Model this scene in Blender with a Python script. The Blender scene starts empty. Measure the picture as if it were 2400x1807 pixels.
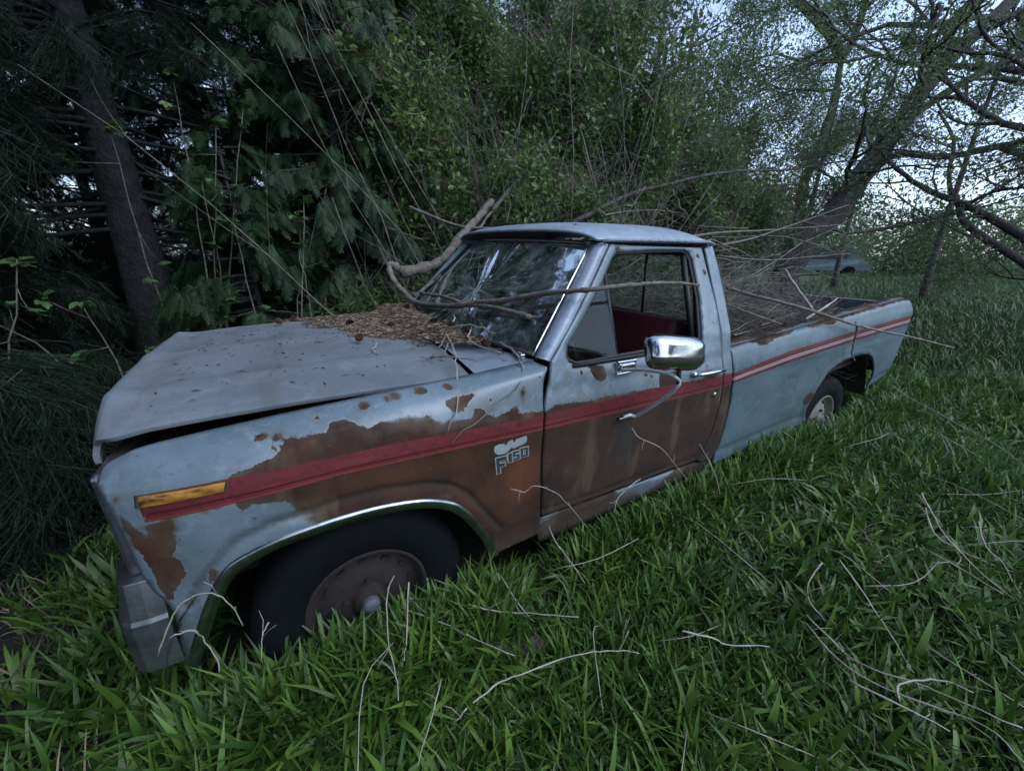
import bpy, math, random
import numpy as np
from mathutils import Vector, Matrix
from mathutils.geometry import delaunay_2d_cdt
random.seed(7); rng = np.random.default_rng(7)
SC = bpy.context.scene; COL = SC.collection

# ---------------------------------------------------------------- camera
cam = bpy.data.objects.new('camera', bpy.data.cameras.new('camera')); COL.objects.link(cam)
_F = Vector((0.47204, 0.81633, -0.33284)); _R = Vector((0.86588, -0.50025, 0.00109)).normalized()
_U = _R.cross(_F).normalized()
CAMP = Vector((-0.0983, -2.0743, 1.5561))
cam.matrix_world = Matrix(((_R.x, _U.x, -_F.x, CAMP.x), (_R.y, _U.y, -_F.y, CAMP.y), (_R.z, _U.z, -_F.z, CAMP.z), (0, 0, 0, 1)))
cam.data.lens = 13.37; cam.data.sensor_width = 36; cam.data.clip_start = 0.02; cam.data.clip_end = 500
SC.camera = cam

# ---------------------------------------------------------------- dusk sky and a weak, very soft sun
SUN_EL, SUN_AZ = math.radians(48), math.radians(-62)     # azimuth measured from +X towards +Y
W = bpy.data.worlds.new('World'); SC.world = W; W.use_nodes = True
nt = W.node_tree; nt.nodes.clear()
sky = nt.nodes.new('ShaderNodeTexSky'); sky.sky_type = 'NISHITA'; sky.sun_disc = False
sky.sun_elevation = SUN_EL; sky.sun_rotation = math.pi / 2 - SUN_AZ
sky.air_density = 1.0; sky.dust_density = 1.5; sky.ozone_density = 2.0
hs = nt.nodes.new('ShaderNodeHueSaturation'); hs.inputs['Saturation'].default_value = 0.62
bg = nt.nodes.new('ShaderNodeBackground'); bg.inputs['Strength'].default_value = 0.115
wo = nt.nodes.new('ShaderNodeOutputWorld')
nt.links.new(sky.outputs[0], hs.inputs['Color']); tn = nt.nodes.new('ShaderNodeMix'); tn.data_type = 'RGBA'; tn.blend_type = 'MULTIPLY'; tn.inputs[0].default_value = 1; tn.inputs[7].default_value = (.85, .955, 1.11, 1)
nt.links.new(hs.outputs[0], tn.inputs[6]); nt.links.new(tn.outputs[2], bg.inputs['Color']); nt.links.new(bg.outputs[0], wo.inputs['Surface'])
sl = bpy.data.lights.new('sun', 'SUN'); sl.energy = 0.35; sl.angle = math.radians(45); sl.color = (0.86, 0.92, 1.0)
sun = bpy.data.objects.new('sun', sl); COL.objects.link(sun)
_d = Vector((math.cos(SUN_AZ) * math.cos(SUN_EL), math.sin(SUN_AZ) * math.cos(SUN_EL), math.sin(SUN_EL)))
sun.rotation_euler = _d.to_track_quat('Z', 'Y').to_euler()
SC.view_settings.view_transform = 'Standard'; SC.view_settings.look = 'None'; SC.view_settings.exposure = 1.50
SC.view_settings.gamma = 1.0; SC.view_settings.use_curve_mapping = False
SC.render.engine = 'CYCLES'; cy = SC.cycles
cy.max_bounces = 5; cy.diffuse_bounces = 2; cy.glossy_bounces = 3; cy.transmission_bounces = 4; cy.transparent_max_bounces = 8
cy.use_denoising = True; cy.caustics_reflective = False; cy.caustics_refractive = False

# ---------------------------------------------------------------- helpers
def tag(o, label=None, cat=None, group=None, kind=None):
    if label: o['label'] = label
    if cat: o['category'] = cat
    if group: o['group'] = group
    if kind: o['kind'] = kind
    return o

def empty(name, loc, label=None, cat=None, group=None):
    o = bpy.data.objects.new(name, None); COL.objects.link(o); o.location = loc; o.empty_display_size = .2
    return tag(o, label, cat, group)

def mk(name, V, F, mat=None, parent=None, smooth=True, attrs=None, link=True):
    me = bpy.data.meshes.new(name); me.from_pydata([tuple(map(float, v)) for v in V], [], [tuple(map(int, f)) for f in F])
    if attrs:
        for k, a in attrs.items():
            at = me.attributes.new(k, 'FLOAT', 'POINT'); at.data.foreach_set('value', np.asarray(a, dtype=np.float32))
    if smooth: me.polygons.foreach_set('use_smooth', [True] * len(me.polygons))
    if mat: me.materials.append(mat)
    me.update(); me.validate()
    if not link: return me
    o = bpy.data.objects.new(name, me); COL.objects.link(o)
    if parent is not None: setpar(o, parent)
    return o

def setpar(o, parent):            # every mesh holds world metres; the inverse keeps it where it stands
    o.parent = parent; o.matrix_parent_inverse = Matrix.Translation(-parent.location)

class B:
    """collects pieces of one mesh"""
    def __init__(s): s.V = []; s.F = []
    def add(s, V, F):
        n = len(s.V); s.V.extend([tuple(v) for v in V]); s.F.extend([tuple(i + n for i in f) for f in F]); return s
    def box(s, c, d, R=None, taper=None):
        x, y, z = d[0] / 2, d[1] / 2, d[2] / 2
        V = [Vector((sx * x, sy_ * y, sz * z)) for sz in (-1, 1) for sy_ in (-1, 1) for sx in (-1, 1)]
        if R is not None: V = [R @ v for v in V]
        V = [v + Vector(c) for v in V]
        return s.add(V, [(0, 2, 3, 1), (4, 5, 7, 6), (0, 1, 5, 4), (2, 6, 7, 3), (0, 4, 6, 2), (1, 3, 7, 5)])
    def tube(s, P, r, n=6, cap=True):
        P = [Vector(p) for p in P]; m = len(P)
        rr = r if hasattr(r, '__len__') else [r] * m
        up = Vector((0, 0, 1)); base = len(s.V)
        T0 = (P[1] - P[0]).normalized()
        a = T0.cross(up if abs(T0.z) < .9 else Vector((1, 0, 0))).normalized()
        for i in range(m):
            T = (P[min(i + 1, m - 1)] - P[max(i - 1, 0)])
            T = T.normalized() if T.length > 1e-9 else T0
            a = (a - T * a.dot(T)); a = a.normalized() if a.length > 1e-6 else T.orthogonal().normalized()
            b = T.cross(a)
            for k in range(n):
                t = 2 * math.pi * k / n
                s.V.append(tuple(P[i] + (a * math.cos(t) + b * math.sin(t)) * rr[i]))
        for i in range(m - 1):
            for k in range(n):
                k2 = (k + 1) % n
                s.F.append((base + i * n + k, base + i * n + k2, base + (i + 1) * n + k2, base + (i + 1) * n + k))
        if cap:
            s.F.append(tuple(base + k for k in range(n - 1, -1, -1))); s.F.append(tuple(base + (m - 1) * n + k for k in range(n)))
        return s
    def lathe(s, prof, c, axis='y', n=32, sgn=1):
        """prof: list of (radius, offset along the axis)"""
        base = len(s.V)
        for r, h in prof:
            for k in range(n):
                t = 2 * math.pi * k / n
                s.V.append((c[0] + r * math.cos(t), c[1] + sgn * h, c[2] + r * math.sin(t)))
        for i in range(len(prof) - 1):
            for k in range(n):
                k2 = (k + 1) % n
                s.F.append((base + i * n + k, base + i * n + k2, base + (i + 1) * n + k2, base + (i + 1) * n + k))
        return s
    def obj(s, name, mat, parent=None, smooth=True, bevel=0, **kw):
        o = mk(name, s.V, s.F, mat, parent, smooth, **kw)
        if bevel:
            m = o.modifiers.new('bevel', 'BEVEL'); m.width = bevel; m.segments = 2; m.limit_method = 'ANGLE'
        return o

def smooth_curve(P, k=4):
    """Catmull-Rom through P"""
    P = [np.array(p, float) for p in P]
    Q = [2 * P[0] - P[1]] + P + [2 * P[-1] - P[-2]]; out = []
    for i in range(1, len(Q) - 2):
        for j in range(k):
            t = j / k
            out.append(.5 * ((2 * Q[i]) + (-Q[i - 1] + Q[i + 1]) * t + (2 * Q[i - 1] - 5 * Q[i] + 4 * Q[i + 1] - Q[i + 2]) * t * t + (-Q[i - 1] + 3 * Q[i] - 3 * Q[i + 1] + Q[i + 2]) * t ** 3))
    out.append(P[-1]); return out

# ---------------------------------------------------------------- materials
class NT:
    def __init__(s, name):
        s.m = bpy.data.materials.new(name); s.m.use_nodes = True; s.t = s.m.node_tree; s.t.nodes.clear()
        s.out = s.n('OutputMaterial'); s.p = s.n('BsdfPrincipled'); s.l(s.p.outputs[0], s.out.inputs['Surface'])
    def n(s, ty, **kw):
        x = s.t.nodes.new('ShaderNode' + ty)
        for k, v in kw.items(): setattr(x, k, v)
        return x
    def l(s, a, b): s.t.links.new(a, b)
    def coord(s, which='Object'): return s.n('TexCoord').outputs[which]
    def noise(s, scale, detail=4, rough=.6, vec=None, dist=0, stretch=None):
        x = s.n('TexNoise'); x.inputs['Scale'].default_value = scale; x.inputs['Detail'].default_value = detail
        x.inputs['Roughness'].default_value = rough; x.inputs['Distortion'].default_value = dist
        v = vec or s.coord()
        if stretch:
            m = s.n('Mapping'); m.inputs['Scale'].default_value = stretch; s.l(v, m.inputs['Vector']); v = m.outputs[0]
        s.l(v, x.inputs['Vector']); return x.outputs['Fac']
    def math(s, op, a, b=None, c=None, clamp=False):
        x = s.n('Math', operation=op, use_clamp=clamp)
        for i, q in enumerate((a, b, c)):
            if q is None: continue
            if isinstance(q, (int, float)): x.inputs[i].default_value = q
            else: s.l(q, x.inputs[i])
        return x.outputs[0]
    def attr(s, name):
        x = s.n('Attribute'); x.attribute_name = name; return x.outputs['Fac']
    def sstep(s, v, a, b, o0=0, o1=1):
        x = s.n('MapRange', interpolation_type='SMOOTHSTEP'); s.l(v, x.inputs['Value'])
        for k, q in zip(('From Min', 'From Max', 'To Min', 'To Max'), (a, b, o0, o1)): x.inputs[k].default_value = q
        return x.outputs['Result']
    def mix(s, f, a, b):
        x = s.n('Mix', data_type='RGBA')
        for i, q in ((0, f), (6, a), (7, b)):
            if isinstance(q, (int, float)): x.inputs[i].default_value = q
            elif isinstance(q, tuple): x.inputs[i].default_value = (*q, 1)
            else: s.l(q, x.inputs[i])
        return x.outputs[2]
    def ramp(s, v, stops):
        x = s.n('ValToRGB'); s.l(v, x.inputs['Fac']); e = x.color_ramp.elements
        while len(e) < len(stops): e.new(.5)
        for i, (p, c) in enumerate(stops): e[i].position = p; e[i].color = (*c, 1)
        return x.outputs['Color']
    def col(s, c): s.set('Base Color', c)
    def set(s, k, v):
        i = s.p.inputs[k]
        if isinstance(v, (int, float)): i.default_value = v
        elif isinstance(v, tuple): i.default_value = (*v, 1)
        else: s.l(v, i)
    def bump(s, h, strength=.3, dist=.01):
        b = s.n('Bump'); b.inputs['Strength'].default_value = strength; b.inputs['Distance'].default_value = dist
        s.l(h, b.inputs['Height']); s.l(b.outputs[0], s.p.inputs['Normal'])

def simple(name, c, rough=.6, metal=0, var=.25, scale=12, bump=0, c2=None, bdist=.005, bscale=60, spec=None):
    t = NT(name); f = t.noise(scale, 5)
    c2 = c2 or tuple(x * (1 - var) for x in c)
    t.col(t.ramp(f, [(.3, c2), (.7, tuple(min(1, x * (1 + var * .5)) for x in c))]))
    t.set('Roughness', rough); t.set('Metallic', metal)
    if spec is not None: t.set('Specular IOR Level', spec)
    if bump: t.bump(t.noise(bscale, 4), bump, bdist)
    return t.m

def rust_color(t):
    a = t.noise(5, 6, .65); b = t.noise(22, 5, .7); c = t.noise(9, 3, .5, stretch=(1, 1, .35))
    base = t.ramp(a, [(.30, (.019, .011, .009)), (.5, (.040, .021, .015)), (.68, (.066, .031, .018))])
    base = t.mix(t.sstep(b, .52, .75), base, (.043, .018, .011))
    return t.mix(t.sstep(c, .55, .7, 0, .45), base, (.13, .10, .065))

def body_paint(name, col1=(.105, .148, .170), col2=(.145, .190, .225), rough=.30, hood=False, bedpins=False):
    t = NT(name)
    n1 = t.noise(3.2, 5, .6); n2 = t.noise(38, 4, .6); n3 = t.noise(130, 2, .5)
    paint = t.mix(t.sstep(n1, .42, .62), col1, col2)
    paint = t.mix(t.sstep(t.noise(11, 6, .78, dist=1.0), .50, .68, 0, .55), paint, tuple(min(1, x * 1.35 + .02) for x in col2))
    paint = t.mix(t.sstep(n2, .55, .75, 0, .35), paint, tuple(x * .62 for x in col1))
    # red decal band with pinstripes; each sheet carries 0..1 across the band in 'stripe'
    s = t.attr('stripe')
    sx = t.n('SeparateXYZ'); t.l(t.coord(), sx.inputs[0])
    ins = t.math('MULTIPLY', t.math('MULTIPLY', t.math('GREATER_THAN', s, 0.0), t.math('LESS_THAN', s, 1.0)), t.math('GREATER_THAN', sx.outputs[0], -.506))
    red = t.mix(t.sstep(n2, .45, .7), (.125, .022, .026), (.080, .018, .020))
    red = t.mix(t.sstep(t.noise(10, 5, .7), .52, .72, 0, .65), red, (.050, .026, .018)); red = t.mix(t.sstep(t.noise(7, 4, .6, stretch=(.3, 1, 2.5)), .5, .7, 0, .45), red, (.19, .060, .062))
    if bedpins:
        for a, b in ((.30, .37), (.46, .53)):
            pin = t.math('MULTIPLY', t.math('GREATER_THAN', s, a), t.math('LESS_THAN', s, b)); red = t.mix(pin, red, (.46, .44, .46))
    else:
        pin = t.math('MULTIPLY', t.math('GREATER_THAN', s, .24), t.math('LESS_THAN', s, .33)); red = t.mix(pin, red, (.075, .008, .011))
        pin = t.math('MULTIPLY', t.math('GREATER_THAN', s, .04), t.math('LESS_THAN', s, .10)); red = t.mix(pin, red, (.20, .035, .028))
    # rust: signed distance to the peeled areas, roughened by noise
    r = t.attr('rust')
    r = t.math('ADD', r, t.math('MULTIPLY', t.math('SUBTRACT', t.noise(26, 5, .65), .5), .030))
    r = t.math('ADD', r, t.math('MULTIPLY', t.math('SUBTRACT', t.noise(110, 3, .6), .5), .008))
    r = t.math('ADD', r, t.math('MULTIPLY', t.math('SUBTRACT', t.noise(62, 4, .75, dist=.6), .5), .014))
    soft = t.sstep(t.noise(4.5, 3, .6), .44, .66, .0012, .016)          # some edges are crisp flakes, some fade through thin rust
    rm = t.sstep(t.math('DIVIDE', r, soft), -.7, .7)
    chips = t.math('MAXIMUM', t.sstep(t.noise(52, 3, .55), .69, .70), t.sstep(t.noise(17, 2, .5), .735, .742))
    edge = t.math('MULTIPLY', t.math('MULTIPLY', t.sstep(r, -.004, -.001), t.math('SUBTRACT', 1, rm)), t.sstep(soft, .004, .0015))
    paint = t.mix(t.math('MULTIPLY', chips, .8), paint, (.06, .06, .062))
    paint = t.mix(t.math('MULTIPLY', edge, .45), paint, (.26, .30, .32))
    rc = rust_color(t)
    # thin surface rust near the edge of a peeled area reads tan
    tan = t.math('MULTIPLY', t.sstep(r, .045, .0, 0, 1), t.sstep(n1, .40, .6))
    rc = t.mix(t.math('MULTIPLY', tan, .45), rc, (.14, .125, .095))
    rc = t.mix(t.attr('orange'), rc, (.135, .048, .018))
    stain = t.math('MULTIPLY', t.sstep(r, -.028, -.001), t.sstep(t.noise(15, 5, .7), .42, .68))
    paint = t.mix(t.math('MULTIPLY', stain, .7), paint, (.105, .085, .060))
    streak = t.sstep(t.noise(26, 4, .6, stretch=(1, 1, .09)), .56, .74, 0, .5)
    paint = t.mix(streak, paint, tuple(x * .55 for x in col1)); rc = t.mix(streak, rc, (.016, .012, .010))
    rc = t.mix(t.sstep(t.noise(60, 3, .6), .60, .70, 0, .6), rc, (.085, .045, .026))
    c = t.mix(rm, paint, rc)
    keep = t.math('SUBTRACT', 1, t.math('MULTIPLY', t.sstep(t.noise(34, 4, .7), .62, .68), .8))
    c = t.mix(t.math('MULTIPLY', ins, keep), c, red)
    c = t.mix(t.math('MULTIPLY', t.attr('grime'), .75), c, (.035, .034, .028))  # darkens by the value each sheet carries per vertex
    t.col(c)
    rg = t.math('ADD', t.math('MULTIPLY', rm, .42), t.math('ADD', rough, t.math('MULTIPLY', n2, .12)))
    t.set('Roughness', rg); t.set('Specular IOR Level', t.math('SUBTRACT', .65, t.math('MULTIPLY', rm, .48)))
    h = t.math('ADD', t.math('MULTIPLY', rm, t.math('SUBTRACT', t.math('MULTIPLY', n3, .5), .6)), t.math('MULTIPLY', n2, .25))
    t.bump(h, .45, .0022)
    return t.m

M = {}
M['paint'] = body_paint('weathered_paint'); M['paint_bed'] = body_paint('bed_paint', (.072, .112, .130), (.094, .138, .160), .36, bedpins=True)  # bed tone lowered to put the weak side light into its colour
M['paint_cab'] = body_paint('cab_paint', (.20, .25, .30), (.26, .32, .39), .32)
def hood_mat():
    t = NT('hood_paint'); n1 = t.noise(2.5, 6, .65); n2 = t.noise(60, 4, .7, stretch=(1, .4, 1)); n3 = t.noise(14, 5, .7)
    c = t.ramp(n1, [(.35, (.105, .125, .138)), (.62, (.150, .175, .195))])
    c = t.mix(t.sstep(n2, .55, .8, 0, .5), c, (.10, .105, .10)); c = t.mix(t.sstep(n3, .60, .74, 0, .45), c, (.12, .11, .09))
    c = t.mix(t.sstep(t.noise(85, 2, .5), .70, .73, 0, .8), c, (.03, .028, .022))
    c = t.mix(t.sstep(t.noise(7, 6, .75, dist=1.2), .50, .66, 0, .5), c, (.19, .22, .24)); c = t.mix(t.sstep(t.noise(3.5, 5, .7, stretch=(2.2, .5, 1)), .52, .70, 0, .5), c, (.085, .095, .085))
    t.col(c); t.set('Roughness', t.math('ADD', .5, t.math('MULTIPLY', n3, .3))); t.bump(n2, .35, .002); return t.m
M['hood'] = hood_mat()
M['chrome'] = simple('chrome', (.62, .65, .66), .14, 1, .25, 18, .12, bdist=.002, bscale=30)
M['chrome_dull'] = simple('dull_chrome', (.42, .46, .46), .30, 1, .45, 22, .2, bdist=.002, bscale=60)
M['bumper'] = simple('bumper_steel', (.27, .29, .30), .33, .9, .5, 12, .25, bdist=.003)
M['black'] = simple('black_rubber_trim', (.012, .013, .015), .6)
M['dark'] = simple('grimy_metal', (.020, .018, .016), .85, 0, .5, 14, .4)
M['tyre'] = simple('old_tyre', (.0030, .0045, .0060), .8, 0, .35, 22, .35, bdist=.004, spec=.15)
M['rim'] = simple('rusty_rim', (.018, .010, .008), .9, 0, .5, 24, .5, c2=(.009, .006, .005))  # rust-black, darkened further in colour for the shadow over the wheel
M['rimwhite'] = simple('white_steel_rim', (.12, .115, .10), .8, 0, .4, 18, .3, c2=(.16, .15, .12))  # white darkened in colour for the shadow the rear wheel is tucked in
M['cap'] = simple('grey_hub_cap', (.10, .11, .125), .6, .1, .4, 30)
M['amber'] = NT('amber_lens'); 
def amber():
    t = M['amber']; n = t.noise(30, 4, .6, stretch=(.5, 1, 1.6)); c = t.ramp(n, [(.38, (.06, .028, .008)), (.5, (.28, .13, .02)), (.7, (.52, .28, .045))])
    t.col(c); t.set('Roughness', .3); t.bump(t.noise(60, 2, .5, stretch=(3, 1, .3)), .3, .003); M['amber'] = t.m
amber()
M['redcloth'] = simple('red_vinyl', (.075, .012, .014), .6, 0, .4, 16, .2)
M['dash'] = simple('grey_dash', (.10, .10, .105), .6, 0, .35, 14, .2)
M['interior'] = simple('dark_interior', (.03, .016, .016), .8, 0, .4, 10)
M['primer'] = simple('bare_grey_patch', (.26, .29, .30), .55, 0, .2, 40)
M['arm'] = simple('worn_bright_metal', (.50, .53, .55), .32, .35, .2, 30)  # pale base stands in for bright reflections on the chrome mirror arm
M['trim'] = simple('painted_trim', (.19, .24, .285), .38, 0, .35, 60, c2=(.09, .10, .11))
M['badge'] = simple('dark_badge', (.035, .033, .035), .5)
M['bark'] = simple('pale_dead_bark', (.155, .135, .110), .85, 0, .45, 30, .6, c2=(.065, .055, .045), bdist=.006, bscale=90)
M['twig'] = simple('twig_bark', (.20, .18, .15), .85, 0, .4, 20, c2=(.07, .06, .048))
M['treebark'] = simple('tree_bark', (.075, .065, .058), .9, 0, .5, 8, .9, c2=(.028, .024, .022), bdist=.03, bscale=26)
M['mossbark'] = simple('mossy_bark', (.055, .065, .030), .9, 0, .5, 6, .8, c2=(.045, .036, .028), bdist=.03, bscale=26)
M['greybark'] = simple('grey_bark', (.034, .034, .038), .9, 0, .5, 9, 1, c2=(.010, .010, .012), bdist=.03, bscale=30)
M['drystem'] = simple('dry_stem', (.36, .335, .28), .7, 0, .25, 12, c2=(.20, .175, .13))
M['wood'] = simple('rotten_wood', (.075, .058, .044), .9, 0, .55, 18, .9, c2=(.028, .022, .018), bdist=.012, bscale=50)

def leafmat(name, c1, c2, c3, rough=.5, trans=.25):
    t = NT(name); oi = t.n('ObjectInfo'); n = t.noise(1.3, 3, .6, vec=t.n('NewGeometry').outputs['Position'])
    f = t.math('ADD', t.math('MULTIPLY', oi.outputs['Random'], .55), t.math('MULTIPLY', n, .55))
    c = t.ramp(f, [(.2, c1), (.5, c2), (.85, c3)]); t.col(c); t.set('Roughness', rough); t.set('Specular IOR Level', .4)
    tr = t.n('BsdfTranslucent'); t.l(c, tr.inputs['Color']); mx = t.n('MixShader'); mx.inputs[0].default_value = trans
    t.l(t.p.outputs[0], mx.inputs[1]); t.l(tr.outputs[0], mx.inputs[2]); t.l(mx.outputs[0], t.out.inputs['Surface']); return t.m
M['grass'] = leafmat('grass_leaf', (.020, .060, .010), (.048, .118, .017), (.120, .215, .038), .42, .28)
M['grassfar'] = leafmat('far_grass_leaf', (.028, .064, .022), (.048, .100, .030), (.085, .13, .050), .5, .2)
M['straw'] = simple('straw', (.22, .18, .12), .8, 0, .4, 9)
M['cedar'] = leafmat('cedar_leaf', (.007, .022, .008), (.014, .040, .013), (.034, .078, .024), .5, .15)
M['spruce'] = leafmat('spruce_needle', (.006, .014, .008), (.010, .022, .012), (.018, .034, .017), .7, .05)
M['leaf'] = leafmat('shrub_leaf', (.040, .095, .022), (.080, .155, .034), (.15, .24, .060), .42, .35)
M['maple'] = leafmat('sapling_leaf', (.050, .11, .040), (.075, .15, .055), (.11, .20, .07), .42, .25)
M['willow'] = leafmat('willow_leaf', (.060, .11, .045), (.100, .160, .065), (.15, .21, .09), .5, .4)
M['soil'] = simple('forest_floor', (.028, .022, .016), .95, 0, .6, 5, .8, c2=(.010, .009, .007), bdist=.03, bscale=20)
# ================================================================ the truck: X runs back from the front axle, near side is -Y
PZ = [0, .40, .50, .62, .80, .905, .96, 1.0, 1.05, 1.16, 1.595, 1.75]
PY = [.93, .935, .955, .967, .975, .98, .98, .972, .957, .935, .752, .70]
def zb(x): return max(0, x - 1.9) * .042
def sy(x, z):
    if x > 1.9: z = z - zb(x)
    d = max(0, -.2 - x); return -(float(np.interp(z, PZ, PY)) - .6 * d * d)
def ztop(x): return float(np.interp(x, [-.587, -.565, -.512, -.461, -.349, -.159, .124, .444, .715], [1.027, 1.045, 1.066, 1.074, 1.084, 1.097, 1.113, 1.128, 1.147]))
def map_side(x, s): return (x, sy(x, s), s)
def map_fender(x, s):
    if s <= 1.0: return (x, sy(x, s), s)
    t = min(1, (s - 1) / .16); zt = ztop(x); y0 = sy(x, 1.0); yi = float(np.interp(x, [-.6, .72], [-.815, -.85]))
    k = min(1, max(0, (x - .30) / .38)); wt = 1 + 4 * k * k * (3 - 2 * k)      # squarer shoulder towards the door
    a, b, c = (1 - t) ** 2, 2 * t * (1 - t) * wt, t * t; n = a + b + c; a /= n; b /= n; c /= n
    return (x, a * y0 + b * (y0 + .02) + c * yi, a * min(1.0, zt - .02) + b * (zt - .012) + c * (zt + .002))

ARCH_O = [(-.551, .356), (-.464, .563), (-.421, .65), (-.386, .705), (-.34, .745), (-.246, .778), (-.141, .787), (-.068, .789), (.053, .783), (.185, .757), (.281, .712), (.332, .664), (.386, .583), (.45, .459), (.487, .356)]
GAP = [(.719, .363), (.699, .459), (.688, .565), (.675, .769), (.677, .867), (.681, 1.001), (.716, 1.097), (.732, 1.161), (.848, 1.265), (1.007, 1.425), (1.156, 1.586)]
DOOR_REAR = [(1.809, 1.569), (1.812, 1.301), (1.805, 1.12), (1.812, .989), (1.838, .861), (1.852, .77), (1.836, .578), (1.785, .421)]
WINDOW = [(1.196, 1.551), (1.419, 1.56), (1.66, 1.563), (1.695, 1.549), (1.708, 1.515), (1.706, 1.33), (1.668, 1.15), (1.657, 1.109), (1.239, 1.121), (1.093, 1.121), (.93, 1.119), (.865, 1.121), (.825, 1.140), (.815, 1.164), (.831, 1.202), (.955, 1.312), (1.087, 1.441), (1.165, 1.53)]
CAB_REAR = [(1.88, 1.589), (1.894, 1.464), (1.894, 1.296), (1.886, 1.102), (1.892, .976), (1.912, .889), (1.940, .754), (1.950, .582), (1.953, .383)]
STRIPE_TOP = [(-.51, .985), (-.33, .997), (.083, .99), (.676, .964), (1.34, .962), (1.8, .936), (1.893, .936), (2.496, .990), (3.336, 1.025), (4.39, 1.055), (4.6, 1.06)]
STRIPE_BOT = [(-.517, .907), (-.42, .915), (-.313, .925), (-.048, .932), (.664, .902), (1.272, .882), (1.814, .871), (1.915, .876), (2.532, .914), (3.388, .949), (4.443, .975), (4.6, .98)]
REAR_ARCH = [(3.06, .37), (2.99, .50), (3.013, .639), (3.099, .757), (3.21, .797), (3.33, .822), (3.557, .828), (3.70, .812), (3.83, .765), (3.972, .648), (4.07, .525), (4.06, .43)]
BED_TOP = [(1.886, 1.076), (2.301, 1.094), (3.162, 1.138), (4.156, 1.192), (4.34, 1.190), (4.385, 1.172), (4.40, 1.13)]
F_CREASE = [(-.489, .608), (-.417, .72), (-.34, .800), (-.25, .833), (-.06, .843), (.065, .839), (.204, .812), (.295, .773), (.359, .711), (.449, .564), (.49, .502)]
RUST = {'A': [(-.313, .997), (-.295, 1.006), (-.258, 1.016), (-.221, 1.022), (-.192, 1.034), (-.178, 1.059), (-.159, 1.07), (-.116, 1.066), (-.068, 1.059), (-.051, 1.091), (-.026, 1.088), (.012, 1.078), (.023, 1.061), (.046, 1.043), (.101, 1.054), (.151, 1.052), (.196, 1.042), (.232, 1.044), (.253, 1.02), (.371, 1.007), (.4, 1.023), (.43, 1.015), (.475, .993), (.514, .999), (.549, 1.003), (.653, .981), (.74, .975), (.765, .336), (.486, .299), (.387, .537), (.279, .666), (.183, .722), (.05, .75), (-.135, .776), (-.134, .788), (-.152, .807), (-.152, .83), (-.189, .842), (-.182, .864), (-.2, .892), (-.246, .906), (-.277, .907), (-.292, .892), (-.308, .9), (-.31, .926), (-.328, .926), (-.35, .916), (-.369, .921), (-.384, .907), (-.392, .922), (-.42, .915), (-.444, .908), (-.42, .931), (-.325, .948)],
 'B': [(-.513, .895), (-.48, .904), (-.446, .913), (-.447, .891), (-.463, .832), (-.462, .813), (-.482, .794), (-.466, .771), (-.462, .732), (-.475, .71), (-.505, .667), (-.52, .617), (-.528, .65), (-.534, .696), (-.536, .766), (-.55, .833), (-.554, .886), (-.554, .936), (-.548, .932), (-.529, .886), (-.52, .878), (-.511, .858)],
 'C': [(-.411, .726), (-.397, .725), (-.379, .716), (-.397, .694), (-.417, .672), (-.418, .696)],
 'G': [(.302, 1.077), (.332, 1.079), (.397, 1.072), (.409, 1.06), (.371, 1.041), (.344, 1.028), (.315, 1.035), (.302, 1.054)],
 'D': [(.60, .962), (.686, .976), (.734, .991), (.794, .991), (.854, .98), (.935, .977), (.999, .98), (1.077, .972), (1.134, .975), (1.32, .964), (1.326, 1.007), (1.334, 1.024), (1.354, 1.039), (1.392, 1.02), (1.447, 1.018), (1.47, .964), (1.558, .954), (1.655, .953), (1.671, .985), (1.759, .972), (1.787, .953), (2.0, .934), (2.0, .2), (.6, .2)],
 'E': [(.914, 1.114), (.939, 1.119), (1.001, 1.102), (.995, 1.087), (1.01, 1.065), (.996, 1.042), (.97, 1.043), (.95, 1.053), (.932, 1.084)]}
SPOTS_F = [(-.227, 1.093, .018), (-.186, 1.081, .015), (-.086, 1.113, .014), (.153, 1.131, .022), (.126, 1.127, .014), (.238, 1.131, .026), (.592, 1.018, .014), (.672, 1.05, .010), (-.202, 1.054, .007), (-.551, .975, .009), (.511, 1.035, .009), (.459, 1.032, .008), (.05, 1.12, .02), (.33, 1.125, .02)]
SPOTS_D = [(.874, 1.092, .014), (.863, 1.018, .008), (1.242, 1.029, .012), (1.279, 1.019, .012), (1.272, .984, .008), (1.742, 1.536, .016), (1.77, 1.456, .018), (1.76, 1.216, .014), (.797, 1.092, .005), (1.60, 1.02, .02), (1.20, 1.57, .015), (.90, 1.40, .006), (.98, 1.46, .006)]

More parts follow.
